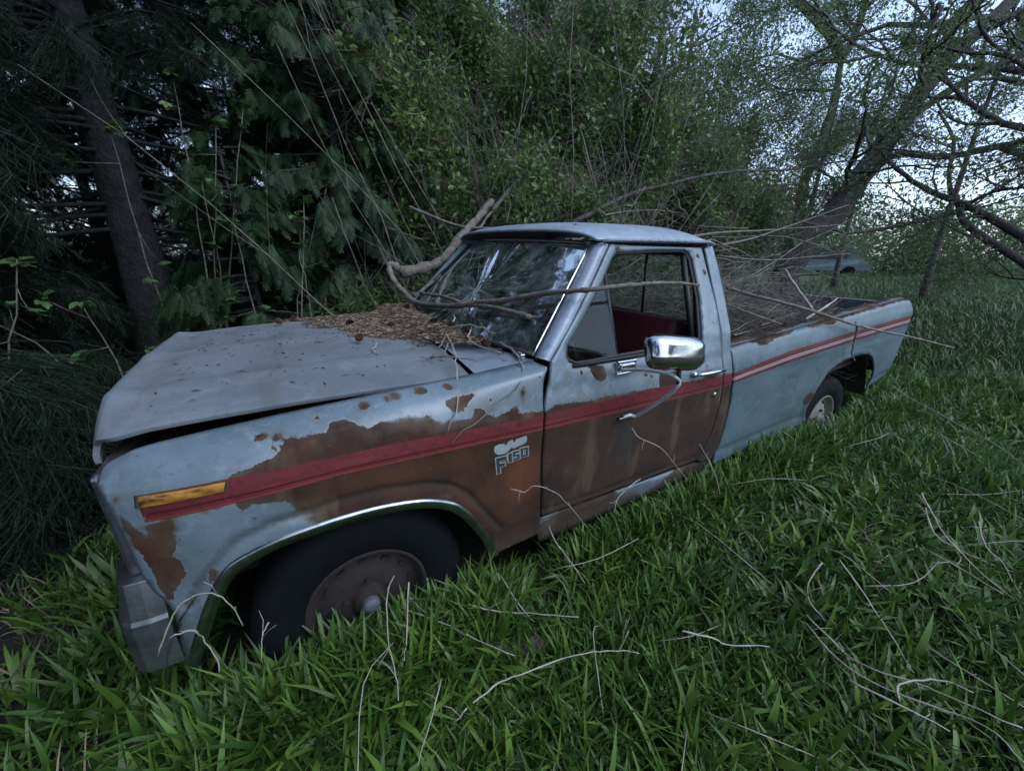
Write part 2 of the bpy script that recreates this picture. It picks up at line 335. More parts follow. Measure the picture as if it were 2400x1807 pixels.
def inside(P, poly):
    x, y = P[:, 0], P[:, 1]; r = np.zeros(len(P), bool); n = len(poly)
    for i in range(n):
        x1, y1 = poly[i]; x2, y2 = poly[(i + 1) % n]
        c = (y1 > y) != (y2 > y)
        with np.errstate(divide='ignore', invalid='ignore'): xi = (x2 - x1) * (y - y1) / (y2 - y1 + 1e-15) + x1
        r ^= c & (x < xi)
    return r
def dist(P, poly, closed=True):
    d = np.full(len(P), 1e9); n = len(poly)
    for i in range(n if closed else n - 1):
        a = np.array(poly[i]); b = np.array(poly[(i + 1) % n]); ab = b - a
        t = np.clip(((P - a) @ ab) / (ab @ ab + 1e-12), 0, 1); d = np.minimum(d, np.hypot(*(P - a - t[:, None] * ab).T))
    return d
def sd(P, poly): return np.where(inside(P, poly), 1, -1) * dist(P, poly)
def resample(poly, step, closed=True):
    out = []; n = len(poly)
    for i in range(n if closed else n - 1):
        a = np.array(poly[i], float); b = np.array(poly[(i + 1) % n], float); k = max(1, int(math.ceil(np.linalg.norm(b - a) / step)))
        out += [tuple(a + (b - a) * j / k) for j in range(k)]
    if not closed: out.append(tuple(poly[-1]))
    return out

def panel(name, outline, holes, fn, mat, parent, step=.016, thick=.012, rust=(), spots=(), stripe=True, grime=None, orange=None, flip=False, depress=None, rustfn=None, far=False):
    loops = [resample(outline, step)] + [resample(h, step) for h in holes]
    pts = []; edges = []
    for lp in loops:
        n0 = len(pts); pts += lp; edges += [(n0 + i, n0 + (i + 1) % len(lp)) for i in range(len(lp))]
    a = np.array(outline); x0, z0 = a.min(0); x1, z1 = a.max(0)
    gx, gz = np.meshgrid(np.arange(x0, x1, step), np.arange(z0, z1, step)); G = np.c_[gx.ravel(), gz.ravel()]
    ok = inside(G, outline) & (dist(G, outline) > step * .55)
    for h in holes: ok &= ~inside(G, h) & (dist(G, h) > step * .55)
    pts += [tuple(p) for p in G[ok]]
    V, E, F, *_ = delaunay_2d_cdt([Vector(p) for p in pts], edges, [], 0, 1e-6)
    V = np.array([tuple(v) for v in V]); F = np.array([f for f in F if len(f) == 3])
    cen = V[F].mean(1); keep = inside(cen, outline)
    for h in holes: keep &= ~inside(cen, h)
    F = F[keep]; e1 = V[F[:, 1]] - V[F[:, 0]]; e2 = V[F[:, 2]] - V[F[:, 0]]; cr = e1[:, 0] * e2[:, 1] - e1[:, 1] * e2[:, 0]
    F = np.where((cr < 0)[:, None], F[:, ::-1], F)
    if flip: F = F[:, ::-1]
    X = np.array([fn(*p) for p in V])
    if depress is not None: X[:, 1] += depress(V)
    if far: X[:, 1] *= -1; F = F[:, ::-1]
    r = np.full(len(V), -.2)
    for k in rust: r = np.maximum(r, sd(V, RUST[k]))
    for (a_, b_, c_) in spots: r = np.maximum(r, c_ * .8 - np.hypot(V[:, 0] - a_, V[:, 1] - b_))
    if rustfn is not None: r = np.maximum(r, rustfn(V))
    if far: r = np.full(len(V), -.2)
    zt = np.interp(V[:, 0], *zip(*STRIPE_TOP)); zl = np.interp(V[:, 0], *zip(*STRIPE_BOT))
    s = (V[:, 1] - zl) / (zt - zl) if stripe else np.full(len(V), -1.)
    at = {'rust': r, 'stripe': s, 'grime': grime(V) if grime is not None else np.zeros(len(V)), 'orange': orange(V) if orange is not None else np.zeros(len(V))}
    o = mk(name, X, F, mat, parent, True, at)
    if thick:
        m = o.modifiers.new('sheet', 'SOLIDIFY'); m.thickness = thick; m.offset = -1
    return o

T = empty('pickup_truck', (2.0, 0, .10), 'abandoned grey pickup truck with red side stripe and large rust patches, sunk in the grass', 'pickup truck')

def crease(V, line, depth=.006, w=.014): d = dist(V, line, False); return depth * np.exp(-(d / w) ** 2)
MARK = [(-.504, .985), (-.313, .993), (-.321, .967), (-.509, .953)]
ftop = 1.16
f_out = [(-.526, .595), (-.531, .636), (-.551, .68), (-.561, .75), (-.563, .875), (-.566, .958), (-.572, 1.0), (-.582, 1.05), (-.586, 1.10), (-.586, ftop)] + [(x, ftop) for x in np.linspace(-.56, .70, 30)] + [(.722, 1.13)] + \
        [(x - .005, z) for x, z in GAP[6:4:-1]] + [(x - .005, z) for x, z in GAP[4::-1]] + ARCH_O[::-1] + [(-.56, .43), (-.535, .50)]
def f_dep(V):
    d = crease(V, F_CREASE, .010, .012)
    # flare lip between crease and arch
    di = dist(V, ARCH_O, False); return d - .006 * np.exp(-(di / .03) ** 2)
def f_gr(V): return .55 * np.clip((.52 - V[:, 1]) / .15, 0, 1) + .8 * np.exp(-(dist(V, F_CREASE, False) / .010) ** 2) * (V[:, 1] < .9)  # darker along the crease and towards the lower edge
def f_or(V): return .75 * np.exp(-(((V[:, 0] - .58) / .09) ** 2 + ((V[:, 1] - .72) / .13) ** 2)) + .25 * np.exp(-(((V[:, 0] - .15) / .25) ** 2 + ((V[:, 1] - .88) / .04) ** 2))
for far in (False, True):
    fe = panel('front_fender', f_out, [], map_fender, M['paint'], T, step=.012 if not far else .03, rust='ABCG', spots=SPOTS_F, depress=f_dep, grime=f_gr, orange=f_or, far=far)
    if far: fe['label'] = 'front fender on the far side'
# chrome arch moulding
def moulding(name, line, w0, parent, out=.012):
    n = len(line); V = []; F = []
    for i, (x, z) in enumerate(line):
        a = np.array(line[max(0, i - 1)]); b = np.array(line[min(n - 1, i + 1)]); t = (b - a) / np.linalg.norm(b - a); nm = np.array((t[1], -t[0]))
        if nm[1] > 0: nm = nm
        for off, o in ((.006, -.002), (.004, .012), (-.004, .015), (-w0 * .45, .010), (-w0, .009), (-w0 - .002, -.008)):
            p = np.array((x, z)) - nm * off * SG; V.append((p[0], sy(*p) - o, p[1]))
    for i in range(n - 1):
        for k in range(5): F.append((i * 6 + k, i * 6 + k + 1, (i + 1) * 6 + k + 1, (i + 1) * 6 + k))
    return mk(name, V, F, M['chrome_dull'], parent)
SG = 1
ml = [tuple(p) for p in smooth_curve(ARCH_O, 4)]
moulding('arch_moulding', ml, .030, T)
# marker lamp with recessed bezel
Vv = []; c0 = np.mean(MARK, 0)
bz = B()
Q = [np.array(p) for p in MARK]
ring = lambda k, dy: [(*(c0 + (q - c0) * k)[:1], sy(*(c0 + (q - c0) * k)) - dy, (c0 + (q - c0) * k)[1]) for q in Q]
r1, r2, r3 = ring(1.06, .001), ring(1.0, .006), ring(.93, .002)
bz.add(r1 + r2 + r3, [(0 + i, (i + 1) % 4, 4 + (i + 1) % 4, 4 + i) for i in range(4)] + [(4 + i, 4 + (i + 1) % 4, 8 + (i + 1) % 4, 8 + i) for i in range(4)])
mk_lamp = empty('side_marker_lamp', (-.41, -.96, .97)); mk_lamp.parent = T; mk_lamp.matrix_parent_inverse = Matrix.Translation(-T.location)
bz.obj('bezel', simple('lamp_bezel', (.06, .035, .02), .7), mk_lamp, smooth=False)
g = 9; lv = []; lf = []
for i in range(g + 1):
    for j in range(4):
        u, v = i / g, j / 3; p = (Q[0] * (1 - u) + Q[1] * u) * (1 - v) + (Q[3] * (1 - u) + Q[2] * u) * v; p = c0 + (p - c0) * .95
        lv.append((p[0], sy(*p) - .004 - .004 * math.sin(math.pi * v), p[1]))
for i in range(g):
    for j in range(3): lf.append((i * 4 + j, i * 4 + j + 1, (i + 1) * 4 + j + 1, (i + 1) * 4 + j))
mk('lens', lv, lf, M['amber'], mk_lamp)

# ---- door (near and far) with a window opening
d_out = [(x + .005, z) for x, z in GAP[1:]] + [(1.30, 1.579), (1.55, 1.577), (1.785, 1.573)] + [(x - .004, z) for x, z in DOOR_REAR[1:]] + [(1.392, .434), (.991, .449)]
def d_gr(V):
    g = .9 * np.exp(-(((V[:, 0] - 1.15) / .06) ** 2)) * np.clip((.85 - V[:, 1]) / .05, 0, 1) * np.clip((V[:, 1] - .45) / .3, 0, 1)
    return np.maximum(g, .6 * np.clip((.50 - V[:, 1]) / .06, 0, 1)) + .30 * (V[:, 1] < .9)  # darker in a band at mid door and below the stripe
BELT = [(.74, 1.085), (1.2, 1.083), (1.80, 1.075)]
def d_dep(V):   # the sheet turns in towards the glass round the opening
    d = dist(V, WINDOW); return .012 * np.exp(-(d / .018) ** 2) + crease(V, [(.70, .50), (1.0, .478), (1.4, .462), (1.78, .448)], .008, .008) - crease(V, BELT, .004, .03)
for far in (False, True):
    dr = empty('door', (1.2, (.97 if far else -.97), .8)); dr.parent = T; dr.matrix_parent_inverse = Matrix.Translation(-T.location)
    dr['label'] = 'far door behind the cab interior' if far else 'driver side door with the lower half rusted brown'
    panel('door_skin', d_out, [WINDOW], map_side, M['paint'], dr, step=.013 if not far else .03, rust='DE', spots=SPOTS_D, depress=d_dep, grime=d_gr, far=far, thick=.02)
    if far: continue
    # rubber seal inside the opening, vent post, division bar
    sb = B(); wl = [(x, sy(x, z) + .028, z) for x, z in resample([tuple((np.array(p) - (1.27, 1.33)) * (.985, .975) + (1.27, 1.33)) for p in WINDOW], .03)]
    sb.tube(wl + wl[:1], .010, 6, cap=False); sb.obj('window_seal', M['black'], dr)
    vp = [(1.112, sy(1.112, 1.47) + .026, 1.475), (1.098, sy(1.098, 1.13) + .028, 1.118)]
    B().tube(vp, .011, 6).obj('vent_post', M['black'], dr)
    B().tube([(1.685, sy(1.685, 1.53) + .05, 1.55), (1.650, sy(1.65, 1.13) + .05, 1.11)], .016, 6).obj('glass_channel', M['black'], dr)
    B().tube([(.84, sy(.84, 1.12) + .006, 1.124), (1.10, sy(1.1, 1.12) + .004, 1.123), (1.64, sy(1.6, 1.11) + .004, 1.112)], .008, 6).obj('sill_weatherstrip', M['black'], dr)

GL = {}
def glassmat(name, tint, refl=.9, dirt=.15, cracks=False):
    t = NT(name); tr = t.n('BsdfTransparent'); tr.inputs[0].default_value = (*tint, 1)
    gl = t.n('BsdfGlossy'); gl.inputs['Color'].default_value = (.9, .95, .97, 1); gl.inputs['Roughness'].default_value = .04
    fr = t.n('Fresnel'); fr.inputs['IOR'].default_value = 1.55
    f = t.math('MULTIPLY', fr.outputs[0], refl, clamp=True)
    mx = t.n('MixShader'); t.l(f, mx.inputs[0]); t.l(tr.outputs[0], mx.inputs[1]); t.l(gl.outputs[0], mx.inputs[2])
    dd = t.n('BsdfDiffuse'); dd.inputs['Color'].default_value = (.16, .19, .18, 1)
    n = t.noise(9, 5, .7); df = t.sstep(n, .35, .8, 0, dirt)
    if cracks:
        cr = t.attr('crack'); bp = t.n('Bump'); bp.inputs['Strength'].default_value = .55; bp.inputs['Distance'].default_value = .004
        t.l(t.attr('fold'), bp.inputs['Height'])
        for q in (gl, fr): t.l(bp.outputs[0], q.inputs['Normal'])
        dd.inputs['Color'].default_value = (.40, .50, .49, 1)
        df = t.math('MAXIMUM', df, t.math('MULTIPLY', t.sstep(cr, .45, .95), .5))  # pale tone on cracks and folds, also standing in for reflected sky
    m2 = t.n('MixShader'); t.l(df, m2.inputs[0]); t.l(mx.outputs[0], m2.inputs[1]); t.l(dd.outputs[0], m2.inputs[2])
    t.l(m2.outputs[0], t.out.inputs['Surface']); return t.m
M['glass'] = glassmat('side_glass', (.62, .70, .68), .62, .06); M['ws'] = glassmat('cracked_windscreen', (.55, .66, .64), 1.5, .25, True)
# vent window pane
vq = [(.835, 1.135), (1.095, 1.133), (1.108, 1.455), (.962, 1.312), (.84, 1.20)]
mk('vent_glass', [(x, sy(x, z) + .022, z) for x, z in vq], [(0, 1, 2, 3, 4)], M['glass'], [o for o in T.children if o.name == 'door'][0], False)

# ---- cab shell: rear corner, A pillar, roof, header, back panel
cab = T
cr = [(x + .004, z) for x, z in DOOR_REAR] + [(1.84, .385), (1.95, .383)] + CAB_REAR[-2::-1]
for far in (False, True):
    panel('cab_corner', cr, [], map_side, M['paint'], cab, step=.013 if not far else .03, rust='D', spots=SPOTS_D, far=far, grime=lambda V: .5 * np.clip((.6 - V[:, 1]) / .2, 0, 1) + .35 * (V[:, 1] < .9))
def tw(y): return .035 * (y + .8) / 1.6           # the cab leans very slightly
GW = [(.712, -.846, 1.158), (1.105, -.692, 1.590)]  # near glass edge bottom, top
for far in (False, True):
    s = 1 if not far else -1; V = []; F = []
    g2 = GAP[7:]
    for i in range(13):
        t = i / 12; z = 1.161 + (1.586 - 1.161) * t; xo = float(np.interp(z, [q[1] for q in g2], [q[0] for q in g2])) - .006
        o = np.array((xo, sy(xo, z), z)); inn = np.array(GW[0]) * (1 - t) + np.array(GW[1]) * t; inn = inn + (0.0, 0, .002)
        if far: o[2] += .03; inn[2] += .03
        mid = (o + inn) / 2 + np.array((-.010, -.012, .004)); P_ = [o + (.0, .02, -.01), o, mid, inn, inn + np.array((.02, .01, -.02))]
        V += [(p[0], p[1] * s, p[2]) for p in P_]
    for i in range(12):
        for k in range(4): F.append((i * 5 + k, i * 5 + k + 1, (i + 1) * 5 + k + 1, (i + 1) * 5 + k))
    V = np.array(V); n = len(V); rs = np.full(n, -.2); rs[[5 * i + 3 for i in (4, 5, 6, 8)]] = .004
    if s < 0: F = [f[::-1] for f in F]
    mk('windshield_pillar', V, F, M['paint_cab'], cab, True, {'rust': rs, 'stripe': np.full(n, -1.), 'grime': np.zeros(n), 'orange': np.zeros(n)})
# roof
nx, ny = 40, 50; V = []
for i in range(nx + 1):
    u = i / nx; x = 1.085 + (1.895 - 1.085) * u
    for j in range(ny + 1):
        y = -.745 + 1.49 * j / ny; a = abs(y) / .745
        crown = (1 - a ** 3.2); ex = 1 - abs(2 * u - 1) ** 5
        xx = x - .030 * (1 - a ** 2.5) * (1 - u) * (1 - u) * 2
        z = 1.597 + (.050 * crown + .048 * (1 - a ** 12)) * (.42 + .58 * ex) - .010 * (1 - u) * 0
        z += .010 * max(0, 1 - u / .12)
        V.append((xx, y, z + tw(y)))
F = [(i * (ny + 1) + j, (i + 1) * (ny + 1) + j, (i + 1) * (ny + 1) + j + 1, i * (ny + 1) + j + 1) for i in range(nx) for j in range(ny)]
# a jagged rust hole near the front
V = np.array(V); hc = np.array((1.16, -.50)); C2 = V[np.array(F)].mean(1)[:, :2] - hc
F = [f for f, c in zip(F, C2) if (abs(c[0]) * .9 + abs(c[1]) * .35) > .013]
rs = .012 - np.hypot((V[:, 0] - 1.18), (V[:, 1] + .47) * .5); n = len(V)
rf = mk('roof', V, F, M['paint_cab'], cab, True, {'rust': rs, 'stripe': np.full(n, -1.), 'grime': np.zeros(n), 'orange': np.zeros(n)})
m = rf.modifiers.new('sheet', 'SOLIDIFY'); m.thickness = .01; m.offset = -1
hb = B(); hb.tube([(1.105, y, 1.588 + tw(y)) for y in np.linspace(-.69, .69, 12)], .014, 6); hb.obj('roof_header', M['trim'], cab)
for s in (-1, 1):
    gb = B(); gb.tube([(1.11, s * .757, 1.596 + tw(s * .75)), (1.16, s * .762, 1.600 + tw(s * .75)), (1.5, s * .764, 1.602 + tw(s * .75)), (1.84, s * .764, 1.599 + tw(s * .75)), (1.885, s * .757, 1.590 + tw(s * .75))], .0085, 6)
    gb.obj('drip_rail', M['trim'], cab)
# back wall of the cab with the sliding rear window
bwo = [(-.93, .60), (-.945, 1.10), (-.86, 1.33), (-.755, 1.59), (-.70, 1.61), (.70, 1.645), (.76, 1.62), (.86, 1.35), (.945, 1.10), (.93, .60)]
rw = [(-.73, 1.17), (-.66, 1.53), (-.61, 1.545), (.60, 1.565), (.66, 1.55), (.73, 1.19)]
def map_back(y, z): return (1.885 - .02 * max(0, z - 1.1), y, z)
panel('cab_back_panel', bwo, [rw], map_back, M['paint_cab'], cab, step=.04, stripe=False)
B().tube([map_back(*p) for p in resample(rw, .05)] + [map_back(*rw[0])], .012, 6, cap=False).obj('rear_window_seal', M['black'], cab)
mk('rear_glass', [map_back(*p) for p in rw], [tuple(range(len(rw)))], M['glass'], cab, False)
for y in (-.345, .345): B().tube([(1.868, y - .005, 1.17), (1.862, y, 1.55)], .011, 4).obj('rear_window_divider', M['black'], cab)

# ---- windshield: laminated glass caved in round an impact, with radial folds
wb0, wb1, wt0, wt1 = [np.array(p) for p in ((.717, -.838, 1.168), (.742, .80, 1.205), (1.103, -.684, 1.580), (1.125, .625, 1.608))]
nu, nv = 150, 60; V = []; ck = []; fo = []
ic = (.44, .42)
folds = rng.uniform(0, 6.28, 40); fa = rng.uniform(.3, 1, 40)
for j in range(nv + 1):
    v = j / nv
    for i in range(nu + 1):
        u = i / nu; p = (wb0 * (1 - u) + wb1 * u) * (1 - v) + (wt0 * (1 - u) + wt1 * u) * v
        bow = 4 * u * (1 - u); p = p + np.array((-.13 * bow * (1 - .35 * v), 0, .012 * bow * v))
        dx, dy = (u - ic[0]) * 1.5, (v - ic[1]) * .58; r = math.hypot(dx, dy); th = math.atan2(dy, dx)
        w = math.exp(-(r / .30) ** 2)
        fd = sum(fa[k] * max(0, 1 - abs(((th - folds[k] + math.pi) % (2 * math.pi)) - math.pi) / .09) for k in range(40))
        fd *= math.exp(-(r / .42) ** 2) * min(1, r / .03)
        p = p + np.array((.030 * w + (.008 + .016 * max(0, math.sin(th)) ** 2) * fd * min(1, r / .12), 0, -.006 * w))
        V.append(p); fo.append(fd + .4 * math.sin(r * 160) * math.exp(-(r / .1) ** 2)); ck.append(fd * .8 * math.exp(-r * 3) + (.9 if r < .03 else 0))  # cracks, plus sky glints put into the colour along the folds
F = [(j * (nu + 1) + i, j * (nu + 1) + i + 1, (j + 1) * (nu + 1) + i + 1, (j + 1) * (nu + 1) + i) for j in range(nv) for i in range(nu)]
ws = mk('windshield', V, F, M['ws'], T, True, {'crack': ck, 'fold': fo})
def edge(u, v):
    p = (wb0 * (1 - u) + wb1 * u) * (1 - v) + (wt0 * (1 - u) + wt1 * u) * v; bow = 4 * u * (1 - u)
    return p + np.array((-.13 * bow * (1 - .35 * v), 0, .012 * bow * v))
B().tube([edge(0, v) + (-.006, -.008, .004) for v in np.linspace(-.02, .94, 14)] + [edge(.015, 1.0) + (-.006, 0, .008)] + [edge(u, 1.015) + (-.006, 0, .006) for u in np.linspace(.05, .72, 12)], .0065, 6).obj('windshield_trim', M['chrome'], T)
B().tube([edge(1, v) + (-.006, .004, .004) for v in np.linspace(0, 1, 10)], .008, 6).obj('windshield_seal', M['black'], T)
B().tube([edge(u, -.01) + (-.004, 0, .004) for u in np.linspace(0, 1, 16)], .009, 6).obj('windshield_seal', M['black'], T)
B().box(edge(.035, -.03) + (-.012, 0, .006), (.022, .10, .018), Matrix.Rotation(-.16, 3, 'Z')).obj('trim_clip', M['chrome'], T, smooth=False, bevel=.004)
# cracks near the impact as thin glass shards standing proud
cb = B()
for k in range(34):
    th = rng.uniform(0, 6.28); r0 = rng.uniform(.005, .10); r1 = r0 + rng.uniform(.03, .20)
    P_ = [edge(min(.98, max(.02, ic[0] + r * math.cos(th) / 1.5)), min(.97, max(.02, ic[1] + r * math.sin(th) / .58))) + np.array((.03 * math.exp(-(r / .3) ** 2) - .003, 0, .002)) for r in np.linspace(r0, r1, 4)]
    cb.tube(P_, .0008, 3, cap=False)
ckm = simple('crushed_glass', (.34, .43, .42), .25, 0, .3, 60)
tag(cb.obj('crack', ckm, T), kind='stuff')

# ---- hood and cowl
def hood_pt(u, y):      # u 0 front lip edge .. 1 rear, y across
    xe = float(np.interp(u, [0, .06, .12, .3, .5, .8, 1], [-.625, -.61, -.57, -.36, -.10, .24, .46]))
    ze = float(np.interp(xe, [-.626, -.61, -.57, -.494, -.356, -.132, .138, .471, .6], [1.05, 1.075, 1.083, 1.096, 1.102, 1.107, 1.107, 1.103, 1.10]))
    a = abs(y); hw = float(np.interp(u, [0, .12, 1], [.70, .745, .792])); q = a / hw
    k = max(0, 1 - u / .16); crown = .042 * (1 - q ** 3.4) * (1 - k) + .080 * (1 - q ** 7) * k
    # raised shoulder line and centre ridge
    crown += .008 * math.exp(-((a - .50) / .045) ** 2) + .006 * math.exp(-((a) / .05) ** 2)
    xf = xe - .028 * (1 - q ** 2) * (1 - u) ** 3
    return (xf, y, ze + crown + .020 * (y + .74) / 1.48)
V = []; nu, ny = 60, 60
lip = 4
for i in range(nu + 1 + lip):
    for j in range(ny + 1):
        if i < lip:
            hw = .70; y = -hw + 2 * hw * j / ny; p = hood_pt(0, y); q = (lip - i) / lip
            V.append((p[0] - .010 * math.sin(q * 2.2), y * (1 + .01 * q), p[2] - .052 * q - (.03 * (1 - (abs(y) / hw) ** 6)) * q))
        else:
            u = (i - lip) / nu; hw = float(np.interp(u, [0, .12, 1], [.70, .745, .792])); V.append(hood_pt(u, -hw + 2 * hw * j / ny))
nn = nu + 1 + lip
F = [(i * (ny + 1) + j, (i + 1) * (ny + 1) + j, (i + 1) * (ny + 1) + j + 1, i * (ny + 1) + j + 1) for i in range(nn - 1) for j in range(ny)]
hd = mk('hood', V, F, M['hood'], T); m = hd.modifiers.new('sheet', 'SOLIDIFY'); m.thickness = .014; m.offset = -1
m = hd.modifiers.new('soft', 'BEVEL'); m.width = .006; m.segments = 2; m.limit_method = 'ANGLE'; m.angle_limit = .7
# cowl
V = []; F = []; nu, ny = 8, 40
for i in range(nu + 1):
    for j in range(ny + 1):
        y = -.85 + 1.70 * j / ny; u = i / nu; q = abs(y) / .85
        x0 = .468; x1 = .715 - .125 * (1 - q ** 2); x = x0 * (1 - u) + x1 * u
        V.append((x, y, np.interp(x, [.46, .72], [1.112, 1.148]) + .046 * (1 - q ** 2.4) * (1 - u) + .02 * u * (1 - q * q) + .02 * (y + .8) / 1.6 - (.012 if .2 < u < .9 and q < .8 else 0)))
F = [(i * (ny + 1) + j, (i + 1) * (ny + 1) + j, (i + 1) * (ny + 1) + j + 1, i * (ny + 1) + j + 1) for i in range(nu) for j in range(ny)]
mk('cowl', V, F, M['paint_cab'], T, True, {'rust': [-.2] * len(V), 'stripe': [-1.] * len(V), 'grime': [0.25] * len(V), 'orange': [0.] * len(V)})
# fender inner wall and engine bay darkness
for s in (-1, 1):
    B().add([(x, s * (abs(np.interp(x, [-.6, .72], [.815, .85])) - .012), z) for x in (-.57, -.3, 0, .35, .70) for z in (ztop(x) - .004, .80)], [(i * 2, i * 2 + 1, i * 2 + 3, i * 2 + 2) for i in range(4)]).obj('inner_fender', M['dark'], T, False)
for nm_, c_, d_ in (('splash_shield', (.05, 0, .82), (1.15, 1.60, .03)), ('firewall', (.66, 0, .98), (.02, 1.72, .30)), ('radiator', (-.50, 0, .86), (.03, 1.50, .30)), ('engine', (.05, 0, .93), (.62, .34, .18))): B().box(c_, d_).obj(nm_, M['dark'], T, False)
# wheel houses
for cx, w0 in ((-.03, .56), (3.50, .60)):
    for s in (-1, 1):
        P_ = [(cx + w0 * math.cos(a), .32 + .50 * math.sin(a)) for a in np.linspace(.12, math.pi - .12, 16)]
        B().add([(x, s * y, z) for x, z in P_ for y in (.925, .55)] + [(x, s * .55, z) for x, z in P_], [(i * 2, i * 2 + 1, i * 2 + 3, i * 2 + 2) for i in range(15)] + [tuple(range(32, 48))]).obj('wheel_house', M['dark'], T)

# ---- front end: grille panel, headlamps, bumper
gp = B(); gp.box((-.583, 0, .845), (.040, 1.70, .36)); gp.obj('grille_surround', M['bumper'], T, False, bevel=.012)
gb = B()
for k in range(7): gb.box((-.614, 0, .76 + .038 * k), (.014, .98, .012))
for k in range(9): gb.box((-.612, -.48 + .12 * k, .875), (.010, .010, .25))
gb.obj('grille', simple('grille_plastic', (.05, .052, .055), .5), T, False)
for s in (-1, 1):
    hl = B(); hl.box((-.608, s * .645, .875), (.03, .27, .20)); h = hl.obj('headlight', simple('lamp_bezel_black', (.03, .03, .032), .5) if s < 0 else bpy.data.materials['lamp_bezel_black'], T, False, bevel=.01)
    l2 = B(); l2.box((-.626, s * .645, .885), (.012, .20, .13)); l2.obj('lens', M['glass'], h, False, bevel=.01)
# edge strips of the nose at the near corner
# bumper: profile swept round the corner
prof = [(-.05, .722), (-.022, .724), (-.004, .616), (.002, .604), (.002, .594), (.006, .52), (.008, .445), (-.02, .438)]
def bpath(s): # plan path from the middle round the corner
    return [(-.705, 0), (-.700, s * .35), (-.682, s * .62), (-.662, s * .78), (-.648, s * .845), (-.632, s * .885), (-.612, s * .900), (-.575, s * .905), (-.535, s * .905)]
V = []; path = bpath(-1)[::-1] + bpath(1)[1:]; n = len(path)
for i, (x, y) in enumerate(path):
    a = np.array(path[max(0, i - 1)]); b = np.array(path[min(n - 1, i + 1)]); t = (b - a) / np.linalg.norm(b - a); nm = np.array((-t[1], t[0]))
    if nm[0] > 0 and abs(nm[0]) > abs(nm[1]): nm = -nm
    if abs(nm[1]) >= abs(nm[0]) and nm[1] * y < 0: nm = -nm
    for o, z in prof: V.append((x + nm[0] * o, y + nm[1] * o, z - .015))
k = len(prof); F = [(i * k + j, i * k + j + 1, (i + 1) * k + j + 1, (i + 1) * k + j) for i in range(n - 1) for j in range(k - 1)]
bm_ = mk('front_bumper', V, F, M['bumper'], T); m = bm_.modifiers.new('sheet', 'SOLIDIFY'); m.thickness = .006; m.offset = -1
bm_.data.polygons.foreach_set('use_smooth', [False] * len(bm_.data.polygons)); m = bm_.modifiers.new('soft', 'BEVEL'); m.width = .014; m.segments = 3; m.limit_method = 'ANGLE'; m.angle_limit = .35
B().box((-.56, 0, .60), (.06, 1.5, .10)).obj('bumper_bracket', M['dark'], T, False)

# ---- wheels
def wheel(cx, y, cz, near, front, r=.365):
    w = empty('wheel', (cx, y, cz)); w.parent = T; w.matrix_parent_inverse = Matrix.Translation(-T.location)
    s = -1 if near else 1
    tp = [(.205, .0), (.222, .012), (.26, .022), (.31, .024), (.338, .016), (.352, .002), (r, -.018), (r + .001, -.06), (r + .001, -.11), (r, -.16), (.35, -.185), (.31, -.20), (.25, -.20), (.205, -.18)]
    tb = B().lathe(tp, (cx, y, cz), n=56, sgn=s)
    Vt = []
    for v in tb.V:                                   # the tyre is flat at the bottom and bulges there
        z = v[2] - cz
        if z < -.27: q = (-.27 - z); Vt.append((v[0] * 1.0 + (v[0] - cx) * q * .8, v[1] + s * q * .25, cz - .27 - q * .45))
        else: Vt.append(v)
    tb.V = Vt; tb.obj('tyre', M['tyre'], w)
    rm = M['rim'] if front else M['rimwhite']
    rp = [(.212, .008), (.205, .014), (.197, .004), (.190, -.02), (.178, -.035), (.165, -.038), (.150, -.030), (.120, -.012), (.085, -.006), (.062, -.012), (.055, -.012), (.052, .02), (.0, .022)]
    rb = B().lathe(rp, (cx, y, cz), n=48, sgn=s)
    rb.obj('rim', rm, w)
    hb_ = B()
    for k in range(12):      # slots between rim and disc read as dark ovals
        a = 2 * math.pi * k / 12; c = Vector((cx + .150 * math.cos(a), y + s * -.0265, cz + .150 * math.sin(a)))
        B().box(c, (.030, .008, .016), Matrix.Rotation(-a - math.pi / 2, 3, 'Y')).obj('rim_slot', M['black'], w, False)
    for k in range(5):
        a = 2 * math.pi * k / 5 + .3; B().lathe([(.010, -.012), (.010, .008), (0, .010)], (cx + .083 * math.cos(a), y, cz + .083 * math.sin(a)), n=6, sgn=s).obj('wheel_nut', M['rim'], w, False)
    B().lathe([(.031, .012), (.031, .036), (.026, .046), (.012, .051), (0, .052)], (cx, y, cz), n=20, sgn=s).obj('hub_cap', M['cap'], w)
wheel(-.02, -.895, .350, True, True); wheel(-.02, .895, .350, False, True)
wheel(3.44, -.885, .275, True, False, .36); wheel(3.44, .885, .275, False, False, .36)

# ---- bed
def map_bed(x, s):
    zt = float(np.interp(x, *zip(*BED_TOP))); y = sy(x, min(s, zt)); k = max(0, 1 - (zt - s) / .03)
    return (x, y + .016 * k * k, s)
b_out = [(x + .008, z) for x, z in BED_TOP] + [(4.405, 1.0), (4.43, .75), (4.45, .58), (4.43, .50), (4.10, .46)] + REAR_ARCH[::-1] + [(2.9, .33), (1.97, .33), (1.962, .58), (1.955, .75), (1.925, .889), (1.905, .976), (1.897, 1.07)]
CR = [(1.96, .430), (2.99, .430)]; CR2 = [(4.05, .53), (4.44, .55)]
FD = [(2.52, .78), (2.56, .80), (2.68, .79), (2.69, .68)]
def b_dep(V): return crease(V, CR, .010, .010) + crease(V, CR2, .010, .010) + crease(V, FD, .004, .005) - .010 * np.exp(-(dist(V, REAR_ARCH, False) / .03) ** 2) + .006 * np.sin(V[:, 0] * 3) * (V[:, 1] < .9)
